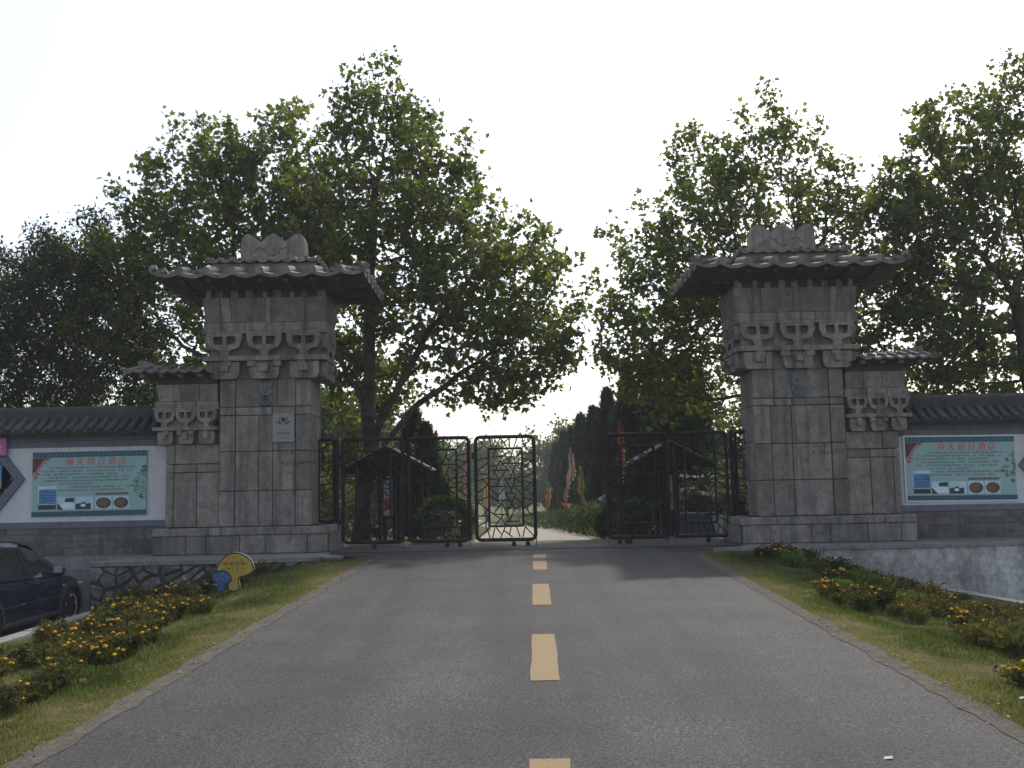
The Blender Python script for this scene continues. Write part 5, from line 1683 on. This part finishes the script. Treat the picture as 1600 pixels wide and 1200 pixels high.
# shrubs closing the lawn
shr = [(-4.6, 36, 2.6, 3.4), (-7.0, 34, 2.4, 4.0), (-9.6, 35, 2.8, 4.5), (-12.6, 34, 2.8, 4.5), (-6.0, 43, 3.2, 4.5), (-4.0, 50, 3.0, 4.0), (-16, 36, 3, 5), (5.6, 34.5, 2.4, 3.2), (7.8, 33, 2.4, 3.6), (10.6, 33.5, 2.8, 4.0), (13.4, 34, 2.8, 4.6), (16.5, 35, 3.0, 5), (4.9, 27.2, 1.5, 1.9), (6.4, 28.5, 1.9, 2.6)]
sl_ = ['behind the flowering hedge nearest the gate', 'on the lawn behind the roofed notice board with red poster', 'in the lawn row straight behind the young tree', 'on the lawn behind the plaque tower', 'on the lawn beyond the front shrub row', 'far along the flowering hedge', 'at the wall end of the lawn row', 'behind the cypress row nearest the gate', 'behind the fan palm', 'in the lawn row behind the tower without a plaque', 'in the lawn row behind the wall with the framed banner', 'farthest along the row behind the wall with the framed banner', 'low beside the fan palm', 'behind the low grey block wall']
for i, ((x, y, h, w), l) in enumerate(zip(shr, sl_)):
    t = empty('lawn_shrub', (x, y, road_z(y)-h*.22), i*2.1, 'rounded green shrub ' + l, 'shrub', 'shrubs closing the lawn')
    link('trunk', FT[i % 3][0], t); link('crown', FT[i % 3][1], t)
    t.scale = (w/8.0, w/8.0, h*1.2/8.0)

def leafy_solid(name, pts, nrm, n_leaf, lsize, label, cat, mat='hedge', origin=(0, 0, 0), seed=1, group=None, core=None):
    """clipped bush or hedge: leaves over a surface sampled by pts/nrm"""
    rg = np.random.default_rng(seed)
    t = empty(name, origin, 0, label, cat, group)
    D = unit(rg.normal(0, .9, pts.shape) + nrm*.4 + np.array([0, 0, .3])); Nn = unit(rg.normal(0, .7, pts.shape) + nrm*.7 + np.array([0, 0, .3]))
    V, F, rn = leaves(pts, D, Nn, lsize*rg.uniform(.7, 1.3, len(pts)), LOZ_V*np.array([1.6, 1, 1]), LOZ_F, np.clip(rg.beta(2, 2.4, len(pts)), 0, 1))
    link('foliage', np_mesh('foliage', V, F, M[mat], rn), t)
    m = MB()
    for k in range(7):
        a = k*.9; m.tube([(0, 0, 0), (.12*math.cos(a)*(1+k*.2), .12*math.sin(a), .45)], .018, 5)
    m.build('stems', M['bark_dark'], t)
    return t
def ball_pts(rg, n, rx, ry, rz):
    d = unit(rg.normal(0, 1, (n, 3))); d[:, 2] = np.where(d[:, 2] < -.75, -d[:, 2], d[:, 2])
    lump = 1 + .06*np.sin(5*d[:, 0]+3*d[:, 2]) + .05*np.sin(9*d[:, 1]+7*d[:, 2])
    q = rg.uniform(.82, 1.02, n)*lump
    return d*q[:, None]*np.array([rx, ry, rz]) + np.array([0, 0, rz*.86]), d
for (x, y, rx, rz, lab, sd_) in ((-1.5, 21.9, .62, .52, 'round clipped dark bush behind the middle gate panel', 3), (2.35, 22.2, .55, .42, 'rounded bush at the gate end of the path hedge', 4), (-5.6, 27.5, .7, .5, 'low round bush on the lawn behind the leaning young tree', 5), (-4.6, 31, .8, .6, 'rounded shrub on the lawn behind the roofed notice board with red poster', 6)):
    rg = np.random.default_rng(sd_); p, nn = ball_pts(rg, 5200, rx, rx, rz)
    leafy_solid('clipped_bush', p, nn, 0, .055, lab, 'bush', origin=(x, y, road_z(y)), seed=sd_)
def hedge(name, line, w, h, label, seed, n):
    rg = np.random.default_rng(seed)
    L = np.array(line, float)
    seg = np.linalg.norm(np.diff(L, axis=0), axis=1); cum = np.concatenate([[0], np.cumsum(seg)])
    s = rg.random(n)**1.7*cum[-1]
    i = np.clip(np.searchsorted(cum, s)-1, 0, len(seg)-1); f = ((s-cum[i])/seg[i])[:, None]
    c = L[i]*(1-f) + L[i+1]*f
    a = rg.uniform(-.12, math.pi+.12, n)
    hh = h*(1 + .06*np.sin(s*1.7) + .05*np.sin(s*4.1)); ww = w*(1 + .08*np.sin(s*2.3+1))
    ca, sa = np.cos(a), np.sin(a)
    px = np.sign(ca)*np.abs(ca)**.5*ww*.5; pz = np.sign(sa)*np.abs(sa)**.45*hh*.55 + hh*.45
    pz = np.where(rg.random(n) < .35, rg.random(n)*hh*.8, pz); px = np.where(pz < hh*.75, np.sign(px)*ww*.5, px)
    q = rg.uniform(.85, 1.03, n)
    pts = np.stack([c[:, 0] + px*q, c[:, 1], np.array([road_z(v) for v in c[:, 1]]) + pz*q], 1)
    nn = np.stack([ca, np.zeros(n), sa], 1)
    o = np.array([line[0][0], line[0][1], 0.0])
    return leafy_solid(name, pts-o, nn, 0, .075, label, 'hedge', origin=tuple(o), seed=seed)
hedge('path_hedge', [(2.5, 22.3), (2.30, 26), (2.15, 34), (1.95, 45), (1.2, 60), (-.3, 75)], 1.0, .78, 'clipped hedge along the path under the cypresses and flags', 61, 14000)
hedge('path_hedge', [(-1.75, 24.5), (-1.85, 30), (-2.0, 40), (-2.6, 52), (-4.0, 68)], 1.0, .95, 'flowering hedge along the other edge of the path behind the free standing gate panel', 62, 11000)

# fan palm seen through the right gate
def palm():
    t = empty('fan_palm', (4.75, 25.2, road_z(25.2)), 0, 'fan palm with spiky leaves behind the right lattice gate panel', 'palm')
    m = MB(); m.tube([(0, 0, -.05), (.02, 0, .8), (0, .02, 1.35)], [.13, .11, .12], 9); m.build('trunk', M['bark_dark'], t)
    rg = random.Random(9)
    proto = MB()
    for k in range(15):
        a = R(-95 + 190*k/14); L = .55*(1-.25*abs(a)/1.7)
        dx, dz = math.sin(a), math.cos(a)
        px, pz = math.cos(a)*.02, -math.sin(a)*.02
        proto.add([(px*.4, 0, pz*.4), (dx*L*.6+px, .02, dz*L*.6+pz), (dx*L, -.05, dz*L), (dx*L*.6-px, .02, dz*L*.6-pz)], [(0, 1, 2, 3)])
    pm = proto.mesh('palm_leaf', M['palm'], recalc=False)
    for k in range(20):
        az = k*2.4; el = rg.uniform(-25, 70); l = rg.uniform(.45, .7)
        d = Vector((math.cos(az)*math.cos(R(el)), math.sin(az)*math.cos(R(el)), math.sin(R(el))))
        st = MB(); st.tube([(0, 0, 1.3), tuple(Vector((0, 0, 1.3)) + d*l)], [.018, .01], 5); so = st.build('leaf_stalk', M['palm'], t)
        o = link('palm_leaf', pm, t, Vector((0, 0, 1.3)) + d*l); o.rotation_euler = d.to_track_quat('Z', 'Y').to_euler()
palm()
# ------------------------------------------------------------------ roofed notice boards behind the gate
def notice(x, y, label, board_mats, lit, rz):
    t = empty('roofed_notice_board', (x, y, road_z(y)), rz, label, 'notice board')
    for px in (-.16, .16):
        for py in (-.25, .55):
            m = MB(); m.tube([(px, py, 0), (px, py, 1.6 if abs(px) < .3 else 1.55)], .045, 8); m.build('post', M['wood_dark'], t)
    # gable roof, ridge running away from the gate
    for s in (-1, 1):
        m = MB(); m.hexa([(0, -.6, 2.02), (s*.93, -.6, 1.52), (s*.93, .9, 1.52), (0, .9, 2.02), (0, -.6, 2.08), (s*.95, -.6, 1.57), (s*.95, .9, 1.57), (0, .9, 2.08)])
        m.build('roof_slope', M['wood_dark'], t)
        k = 0
        for i in range(8):
            f0, f1 = i/8, (i+1)/8+.02
            m = MB(); m.hexa([(s*.95*f0, -.64, 2.10-.51*f0), (s*.95*f1, -.64, 2.10-.51*f1), (s*.95*f1, .93, 2.10-.51*f1), (s*.95*f0, .93, 2.10-.51*f0),
                              (s*.95*f0, -.64, 2.125-.51*f0), (s*.95*f1, -.64, 2.14-.51*f1), (s*.95*f1, .93, 2.14-.51*f1), (s*.95*f0, .93, 2.125-.51*f0)])
            m.build('roof_tile_course', M['tile_stone'] if lit else M['tile_grey'], t)  # paler tile puts the sunlit roof top into the colour
    m = MB(); m.prism([(-.8, 1.56), (.8, 1.56), (0, 2.0)], -.42, -.39); m.build('gable_board', M['wood_dark'], t)
    m = MB(); m.cbox(-.5, .5, -.30, -.2, 1.46, 1.57, .01); m.build('tie_beam', M['wood_dark'], t)
    # curved braces
    for s in (-1, 1):
        m = MB(); m.tube([(s*(.16 + .36*(1-math.cos(a))), -.25, 1.16 + .40*math.sin(a)) for a in [math.pi/2*i/7 for i in range(8)]], .02, 6); m.build('brace', M['wood_dark'], t)
    m = MB(); m.cbox(-.13, .13, .05, .09, .52, 1.42, .006); bd = m.build('board', M['wood_dark'], t)
    zz = [.55, .78, 1.27]
    m = MB(); m.box(-.115, .115, .042, .048, .60, 1.38); m.build('poster_sheet', board_mats[0], t)
    m = MB(); m.prism([(-.10, .72), (.08, .74), (.10, .98), (.02, 1.02), (-.10, .94)], .034, .040); m.build('poster_picture', board_mats[1], t)
    return t
notice(-2.76, 22.0, 'roofed wooden notice board with a red and white poster behind the gate', (plain('poster_grey', (.35, .40, .43), .5, 0, .2, 9), plain('poster_red', (.35, .06, .06), .5, 0, .6, 12)), True, 0)
notice(3.42, 22.3, 'roofed wooden notice board with a yellow sheet behind the right gate panels', (plain('poster_cream', (.42, .40, .25), .5, 0, .1, 9), plain('poster_green', (.10, .16, .13), .5, 0, .4, 9)), True, 0)

# small sign on the lawn
t = empty('lawn_sign', (-2.98, 21.6, 0), 0, 'small dark sign on a stake at the foot of the plane tree', 'sign')
m = MB(); m.cbox(-.085, .085, -.015, .015, .16, .36, .006); m.build('sign_plate', M['wood_dark'], t)
m = MB(); m.tube([(0, .0, -.02), (0, .0, .2)], .014, 6); m.build('stake', M['wood_dark'], t)

# low grey block walls and white pots behind the right gate
M['pot'] = plain('white_pot', (.6, .61, .6), .6, 0, .1, 6)
t = empty('low_block_wall', (4.05, 23.6, 0), 0, 'low grey block wall behind the right lattice gate panels', 'wall')
for i in range(4):
    for j in range(3):
        m = MB(); m.cbox(-.55+.42*i+.2*(j % 2)-.2, -.14+.42*i+.2*(j % 2)-.2, -.12, .12, -.02+.17*j, .145+.17*j, .008, .002); m.build('block', M['wall_grey'], t)
for x, y, l in ((3.35, 23.2, 'white flower pot beside the right roofed notice board'), (3.92, 24.3, 'white flower pot behind the low grey block wall'), (4.72, 23.0, 'white flower pot close to the narrow fixed panel')):
    t = empty('flower_pot', (x, y, road_z(y)), 0, l, 'flower pot')
    m = MB(); m.lathe([(.12, 0), (.15, .25), (.19, .40), (.205, .41), (.205, .46), (.17, .46), (.15, .40)], 18); m.build('pot', M['pot'], t, smooth='auto')
    rg = np.random.default_rng(int(x*10)); p, nn = ball_pts(rg, 420, .24, .24, .22)
    V, F, rn = leaves(p + np.array([0, 0, .36]), unit(rg.normal(0, 1, p.shape) + nn), unit(nn + rg.normal(0, .6, p.shape)), .08*rg.uniform(.7, 1.3, len(p)), LOZ_V, LOZ_F, rg.random(len(p)))
    link('foliage', np_mesh('foliage', V, F, M['hedge'], rn), t)

# ------------------------------------------------------------------ flags
def cloth(name, col, trans=.35):
    m, nt, b, out = new_mat(name)
    v = coords(nt)
    c = ramp(nt, noise(nt, v, 4, 4, .6), [(.3, tuple(x*.8 for x in col)), (.7, tuple(min(1, x*1.1) for x in col))])
    nt.links.new(c, b.inputs['Base Color']); b.inputs['Roughness'].default_value = .8
    tr = N(nt, 'ShaderNodeBsdfTranslucent'); nt.links.new(c, tr.inputs[0])
    ms = N(nt, 'ShaderNodeMixShader', i_0=trans); nt.links.new(b.outputs[0], ms.inputs[1]); nt.links.new(tr.outputs[0], ms.inputs[2])
    nt.links.new(ms.outputs[0], out.inputs[0])
    return m
CL = {k: cloth('flag_'+k, c) for k, c in dict(red=(.36, .045, .045), yellow=(.38, .30, .06), orange=(.32, .14, .06), salmon=(.30, .18, .15), teal=(.17, .27, .28), green=(.07, .17, .13), pink=(.33, .15, .18), white=(.45, .47, .47), blue=(.08, .13, .30), lilac=(.30, .22, .26)).items()}
def flag(x, y, pole_h, outline, body, edge, label, seed, width=1.0):
    width *= .42
    """triangular festival flag hanging limp from its pole: folded cloth with a toothed edge; outline = [(dz from top, left, right)]"""
    z0 = road_z(y)
    t = empty('festival_flag', (x, y, z0), 0, label, 'flag', 'festival flags along the path')
    rr = random.Random(seed)
    m = MB(); m.tube([(0, 0, -.05), (.02, 0, pole_h*.5), (.06, 0, pole_h)], [.026, .02, .010], 7); m.build('pole', M['bark_dark'], t)
    n = 10; V = []; F = []; k = 7
    # main cloth
    def row(q):
        for (a, la, ra), (b, lb, rb) in zip(outline[:-1], outline[1:]):
            if q <= b:
                f = (q-a)/(b-a); return la+(lb-la)*f, ra+(rb-ra)*f
        return outline[-1][1:]
    H = outline[-1][0]; rows = 14
    for i in range(rows+1):
        q = H*i/rows; l, r = row(q)
        for j in range(k+1):
            u = l + (r-l)*j/k
            V.append((u*width + .03*math.sin(i*1.3+seed*2+j), .07*math.sin(j*2.2+i*.35+seed)+.03*math.sin(i*.9), pole_h - .06 - q + .02*math.sin(j*1.9+seed)))
    for i in range(rows):
        for j in range(k):
            a = i*(k+1)+j; F.append((a, a+1, a+k+2, a+k+1))
    m = MB(); m.add(V, F); m.build('cloth', CL[body], t, smooth=True, recalc=False)
    # toothed fringe along the free edge and the foot
    m = MB()
    for i in range(rows):
        q0, q1 = H*i/rows, H*(i+1)/rows
        (l0, r0), (l1, r1) = row(q0), row(q1)
        d = rr.uniform(.03, .08)
        y_ = .02
        m.add([(r0*width, y_, pole_h-.06-q0), (r1*width, y_+.02, pole_h-.06-q1), ((r0+r1)/2*width + d, y_+rr.uniform(-.05, .05), pole_h-.06-(q0+q1)/2-.05)], [(0, 1, 2)])
    l, r = row(H)
    for j in range(4):
        a, b = l+(r-l)*j/4, l+(r-l)*(j+1)/4
        m.add([(a*width, .01, pole_h-.06-H), (b*width, .02, pole_h-.06-H), ((a+b)/2*width, -.02, pole_h-.06-H-rr.uniform(.12, .25))], [(0, 1, 2)])
    m.build('fringe', CL[edge], t, recalc=False)
flag(2.05, 36, 3.05, [(0, 0, .04), (.4, -.12, .30), (1.0, -.3, .45), (1.25, -.45, -.1), (1.7, -.65, -.40), (2.1, -.75, -.60)], 'salmon', 'teal', 'long salmon flag with teal fringe hanging beside the far cypresses', 1, .9)
flag(2.5, 37.5, 2.45, [(0, 0, .05), (.4, -.2, .22), (.8, -.35, .40), (1.3, -.10, .50)], 'yellow', 'lilac', 'yellow flag with lilac fringe hanging beside the long salmon flag', 2, .9)
flag(2.92, 27.5, 3.15, [(0, -.02, .06), (.4, -.06, .28), (.9, -.14, .32), (1.3, -.16, .26), (1.7, -.10, .10)], 'red', 'yellow', 'tall red flag with yellow foot before the near cypresses', 3, .9)
flag(1.6, 52, 2.9, [(0, 0, .04), (.5, .05, .4), (.9, .1, .9)], 'green', 'red', 'small green pennant with a red hem far along the path', 4, 1.1)
flag(1.5, 46, 1.9, [(0, 0, .3), (.35, -.1, .35), (.9, -.25, .05)], 'orange', 'yellow', 'small orange and yellow pennant low beside the far hedge', 5, 1.1)
flag(-2.35, 30, 3.2, [(0, -.02, .12), (.6, -.14, .16), (1.3, -.10, .12), (1.9, -.25, .02)], 'red', 'yellow', 'narrow red flag with yellow foot behind the round clipped bush', 6, .9)
flag(-1.9, 40, 3.6, [(0, 0, .06), (.8, -.1, .35), (1.7, -.25, .3), (2.2, -.2, .05)], 'pink', 'teal', 'pink flag with teal fringe behind the free standing gate panel', 7, .9)
flag(-1.25, 44, 3.1, [(0, 0, .06), (.7, -.1, .3), (1.5, -.25, .35), (2.0, -.2, .05)], 'yellow', 'lilac', 'yellow flag with lilac fringe across the path from the salmon flag', 8, .9)
flag(-1.4, 54, 3.0, [(0, 0, .06), (.7, -.2, .3), (1.5, -.35, .3), (2.1, -.2, .1)], 'pink', 'red', 'pink flag with red fringe far along the left hedge', 9, 1.0)
flag(-.75, 58, 3.0, [(0, 0, .06), (.7, -.2, .4), (1.4, -.35, .5), (1.8, -.2, .2)], 'teal', 'orange', 'pale teal flag with orange fringe far along the left hedge', 10, 1.0)
flag(-1.9, 66, 2.9, [(0, 0, .06), (.7, -.2, .3), (1.5, -.4, .3), (2.1, -.2, .1)], 'salmon', 'pink', 'salmon flag with pink fringe farthest along the left hedge', 11, 1.1)
# string of pennants between the cypresses
t = empty('bunting', (1.7, 34, road_z(34)), 0, 'string of small coloured pennants above the path hedge', 'bunting')
pts = []
for i in range(21):
    f = i/20; pts.append((-.2+1.9*f, -2.0*f, 1.05 + .55*f**1.3 - .25*math.sin(math.pi*f)))
m = MB(); m.tube(pts, .006, 4); m.build('string', M['iron'], t)
for i, k in enumerate(['red', 'red', 'yellow', 'orange', 'white', 'white', 'teal', 'green', 'red', 'white', 'blue', 'white', 'blue']):
    a, b = Vector(pts[1+i]), Vector(pts[2+i])
    if i > 3: a, b = Vector(pts[min(20, 4+i)]), Vector(pts[min(20, 5+i)])
    d = random.uniform(.14, .26)
    c = (a+b)/2 + Vector((random.uniform(-.04, .04), random.uniform(-.04, .04), -d))
    m = MB(); m.add([a[:], b[:], c[:], ((a+c)/2 + Vector((-.02, .03, 0)))[:]], [(0, 1, 2), (0, 2, 3)]); m.build('pennant', CL[k], t, recalc=False)

# overhead wire crossing the avenue between the tree crowns
m = MB()
pts = [(-9 + 24*i/16, 30 + .1*i, 6.2 - .9*math.sin(math.pi*i/16)) for i in range(17)]
m.tube(pts, .010, 5)
t = empty('overhead_wire', (0, 0, 0), 0, 'thin overhead wire sagging between the tree crowns above the gate', 'wire')
m.build('wire', M['black'], t)
for x, y in ((pts[0][0], pts[0][1]), (pts[-1][0], pts[-1][1])):
    m = MB(); m.tube([(x, y, road_z(y)-.1), (x, y, 6.4)], [.11, .08], 8); m.build('pole', M['concrete'], t)

# ------------------------------------------------------------------ haze
m = MB(); m.box(-1550, 1550, -1550, 1550, -3.6, 14)
mat = bpy.data.materials.new('haze'); mat.use_nodes = True
nt = mat.node_tree
for n in list(nt.nodes): nt.nodes.remove(n)
o = nt.nodes.new('ShaderNodeOutputMaterial'); v = nt.nodes.new('ShaderNodeVolumePrincipled')
v.inputs['Color'].default_value = (.93, .96, 1.0, 1); v.inputs['Density'].default_value = .0010; v.inputs['Anisotropy'].default_value = .0
nt.links.new(v.outputs[0], o.inputs['Volume'])
tag(m.build('haze', mat), kind='stuff')
# ------------------------------------------------------------------ turf, marigold beds, litter
M['grass'] = leaf_mat('grass_blade', [(0, (.034, .05, .013)), (.35, (.08, .10, .026)), (.65, (.145, .14, .045)), (1, (.24, .195, .115))], trans=.32, tint=(.85, .95, .42))
M['marigold_leaf'] = leaf_mat('marigold_foliage', [(0, (.025, .032, .014)), (.45, (.05, .062, .022)), (.75, (.085, .07, .036)), (1, (.13, .09, .055))], trans=.35, obj_var=.4, rough=.9)
M['weed_leaf'] = leaf_mat('weed_foliage', [(0, (.04, .08, .02)), (1, (.09, .15, .035))], trans=.35)
M['blossom'] = leaf_mat('marigold_blossom', [(0, (.70, .34, .006)), (.6, (.84, .50, .012)), (1, (.90, .62, .03))], trans=.25, tint=(.6, .5, .2))
M['litter'] = leaf_mat('dry_leaf', [(0, (.07, .05, .03)), (.6, (.16, .12, .075)), (.9, (.26, .21, .14)), (1, (.5, .48, .44))], trans=.1)

def turf(name, side, n, label, seed):
    rg = np.random.default_rng(seed)
    y = 3.2 + 14.4*rg.random(n)**1.35
    e = np.array([road_cx(v) for v in y])
    if side < 0: x = e - ROAD_HW - .10 + np.array([edge_wob(v, 0) for v in y]) - 3.7*rg.random(n)**1.35
    else: x = e + ROAD_HW + .10 + np.array([edge_wob(v, 3) for v in y]) + 3.6*rg.random(n)**1.35
    lim = np.array([kerb_r_x(v) for v in y])
    patch = np.sin(x*2.3+y*1.1)+np.sin(x*1.1-y*2.7+seed)+.7*np.sin(x*5.1+y*3.9)
    keep = (x > KERB_L+.02) & (x < lim-.05) & ((patch > -1.5) | (rg.random(n) < .35))
    x, y, patch = x[keep], y[keep], patch[keep]
    n = len(x)
    z = np.array([verge_z(a, b) for a, b in zip(x, y)]) - .005
    ed = np.abs(x - np.array([road_cx(v) for v in y])) - ROAD_HW
    hgt = rg.uniform(.022, .055, n)*(1 + .35*np.clip(patch, -1, 2)*.5)*np.clip(.45+ed*1.2, .45, 1.2)
    D = unit(rg.normal(0, .55, (n, 3)) + np.array([0, 0, 1.0])); Nn = unit(rg.normal(0, 1, (n, 3)))
    dry = np.clip(.75 - ed*1.1, 0, .6) + rg.normal(.23, .17, n) - .12*patch
    tv = np.array([(-.10, 0, 0), (.10, 0, 0), (0.05, 1, .15)])
    V, F, rn = leaves(np.stack([x, y, z], 1), D, Nn, hgt, tv*np.array([1, 1, 1]), SPRAY_F, np.clip(dry, 0, 1))
    return tag(link(name, np_mesh(name, V, F, M['grass'], rn)), label, 'grass', kind='stuff')
turf('grass_left', -1, 130000, 'short mown grass on the verge beside the parking kerb', 71)
turf('grass_right', 1, 120000, 'short mown grass on the verge below the plastered wall', 72)

def plant_mesh(seed, h, w, nl, nf, mat):
    rg = np.random.default_rng(seed)
    # upright stems carrying feathery leaves
    ns = 13
    a = rg.uniform(0, 6.28, ns); q = rg.random(ns)**.6*w*.5
    tips = np.stack([np.cos(a)*q, np.sin(a)*q, h*rg.uniform(.62, 1.0, ns)*(1-.35*(q/(w*.5))**2)], 1)
    i = rg.integers(0, ns, nl); f = rg.random(nl)**.6
    base = tips[i]*np.array([.25, .25, 0])
    P = base + (tips[i]-base)*f[:, None] + rg.normal(0, .028, (nl, 3))
    P[:, 2] = np.maximum(P[:, 2], .0)
    D = unit(rg.normal(0, .8, (nl, 3)) + np.array([0, 0, .35])); Nn = unit(rg.normal(0, 1, (nl, 3)))
    V, F, rn = leaves(P, D, Nn, rg.uniform(.035, .085, nl), LOZ_V*np.array([.8, 1, 1]), LOZ_F, np.clip(rg.beta(1.6, 2.2, nl), 0, 1))
    fol = np_mesh('foliage', V, F, M[mat], rn)
    blo = None
    if nf:
        k = rg.choice(ns, min(nf, ns), replace=False)
        VV = []; FF = []; RR = []
        for j in k:
            c = tips[j] + np.array([0, 0, .015]); r = rg.uniform(.02, .034); g = rg.random()
            b0 = len(VV); n = 8
            for ring, (rr_, zz) in enumerate(((.55, -.35), (1.0, .05), (.65, .55))):
                for s in range(n):
                    an = 2*math.pi*(s+.5*ring)/n; w_ = rr_*r*rg.uniform(.8, 1.15)
                    VV.append(c + np.array([w_*math.cos(an), w_*math.sin(an), zz*r]))
            VV.append(c + np.array([0, 0, .7*r]))
            for ring in range(2):
                for s in range(n):
                    s2 = (s+1) % n; A = b0+ring*n
                    FF += [(A+s, A+s2, A+n+s2), (A+s, A+n+s2, A+n+s)]
            for s in range(n): FF.append((b0+2*n+s, b0+2*n+(s+1) % n, b0+3*n))
            RR += [float(np.clip(g+rg.normal(0, .12), 0, 1)) for _ in range(3*n+1)]
        blo = np_mesh('blossoms', np.array(VV), np.array(FF), M['blossom'], RR)
    return fol, blo
PL = [plant_mesh(200+i, .27+.03*(i % 3), .48, 560, [9, 6, 4, 3, 2, 0][i], 'marigold_leaf') for i in range(6)]
WEED = plant_mesh(230, .16, .5, 500, 0, 'weed_leaf')
def plant(x, y, k, sc, label, group, weed=False):
    t = empty('marigold_plant' if not weed else 'weed_clump', (x, y, verge_z(x, y)-.01), random.uniform(0, 6.3), label, 'plant', group)
    f, b = WEED if weed else PL[k]
    link('foliage', f, t)
    if b is not None: link('blossoms', b, t)
    t.scale = (sc, sc, sc*random.uniform(.85, 1.1))
rr = random.Random(77)
placed = []
def spot(xa, xb, ya, yb, sep):
    for _ in range(40):
        y = rr.uniform(ya, yb); x = rr.uniform(xa(y), xb(y))
        if all((x-a)**2+(y-b)**2 > sep*sep for a, b in placed):
            placed.append((x, y)); return x, y
    return None
BL = ['with nine yellow blossoms', 'with six yellow blossoms', 'with four yellow blossoms', 'with three yellow blossoms', 'with two yellow blossoms', 'without blossoms']
def where(x, y, left):
    if left:
        if y > 15.6: return 'at the foot of the rubble wall'
        if (x+4.3)**2 + (y-14.8)**2 < 1.2: return 'around the mushroom sign'
        if x < -5.5: return 'against the parking kerb beside the car'
        return 'in the bed beside the car' if x < -4.75 else 'on the grass edge across from the car'
    if y > 15.8: return 'at the foot of the plastered wall'
    if x > 6.0: return 'against the kerb below the plastered wall'
    return 'in the bed below the plastered wall' if x > 4.9 else 'on the grass edge below the plastered wall'
for i in range(230):
    p = spot(lambda y: KERB_L+(.75 if y < 14.6 else .15), lambda y: -3.45-.075*(y-7), 5.0, 17.0, .29)
    if not p: continue
    x, y = p
    if (x+4.2)**2 + (y-14.3)**2*.25 < .2: continue
    if math.sin(x*2.6+y*1.1)+math.sin(y*2.3-x)+rr.uniform(-.6, .6) < (-.55 if y > 8.5 else -1.2): continue
    k = rr.choice((0, 0, 1, 1, 2, 3, 4, 5, 5))
    plant(x, y, k, rr.uniform(.65, 1.05)*(.78 if y < 8.5 else 1), 'marigold plant %s %s' % (BL[k], where(x, y, True)), 'marigolds by the parked car')
for i in range(300):
    p = spot(lambda y: 3.5+.05*(y-7), lambda y: kerb_r_x(y)-.35, 5.8, 17.2, .31)
    if not p: continue
    x, y = p
    if x < 4.2 and math.sin(y*1.15+.6) < -.1: continue
    if math.sin(x*2.9+y*1.2)+math.sin(y*2.1-x*1.3)+rr.uniform(-.6, .6) < -1.35: continue
    k = rr.choice((0, 0, 2, 3, 4, 4, 5, 5, 5))
    if x < 5.3 and 12.5 < y < 16 and rr.random() < .45:
        plant(x, y, 0, rr.uniform(.8, 1.2), 'bright green low weed clump among the marigolds below the plastered wall', 'weed clumps', True); continue
    plant(x, y, k, rr.uniform(.55, .95)*(.8 if x > 5.6 else 1), 'marigold plant %s %s' % (BL[k], where(x, y, False)), 'marigolds below the plastered wall')

# dry leaves and crumbs along the asphalt edges
rg = np.random.default_rng(88)
n = 900
y = 4 + 13.4*rg.random(n)**1.3; s = np.where(rg.random(n) < .5, -1, 1)
x = np.array([road_cx(v) for v in y]) + s*(ROAD_HW + .12 + rg.normal(0, .13, n))
z = np.array([max(verge_z(a, b), road_z(b)+.008) + .006 for a, b in zip(x, y)])
V, F, rn = leaves(np.stack([x, y, z], 1), unit(rg.normal(0, 1, (n, 3))*np.array([1, 1, .25])), unit(rg.normal(0, .35, (n, 3)) + np.array([0, 0, 1])), rg.uniform(.01, .032, n), LOZ_V*np.array([1.6, 1, 1]), LOZ_F, np.clip(rg.beta(2, 2, n), 0, 1))
tag(link('dry_leaf_litter', np_mesh('dry_leaf_litter', V, F, M['litter'], rn)), 'dry leaves and crumbs scattered along the asphalt edges', 'leaf litter', kind='stuff')
M['paper'] = plain('white_scrap', (.34, .335, .32), .8, 0, .2, 30)
for x, y, l in ((1.95, 5.45, 'small white paper scrap lying on the asphalt near the cracks'), (3.35, 6.8, 'small grey paper scrap lying in the grass by the road edge')):
    m = MB(); zz = (road_z(y)+.006 if x < 2.8 else verge_z(x, y)+.03)
    m.add([(x-.026, y-.012, zz), (x+.02, y-.02, zz+.006), (x+.03, y+.012, zz+.012), (x-.008, y+.024, zz+.004)], [(0, 1, 2, 3)])
    tag(m.build('paper_scrap', M['paper'], recalc=False), l, 'paper scrap')
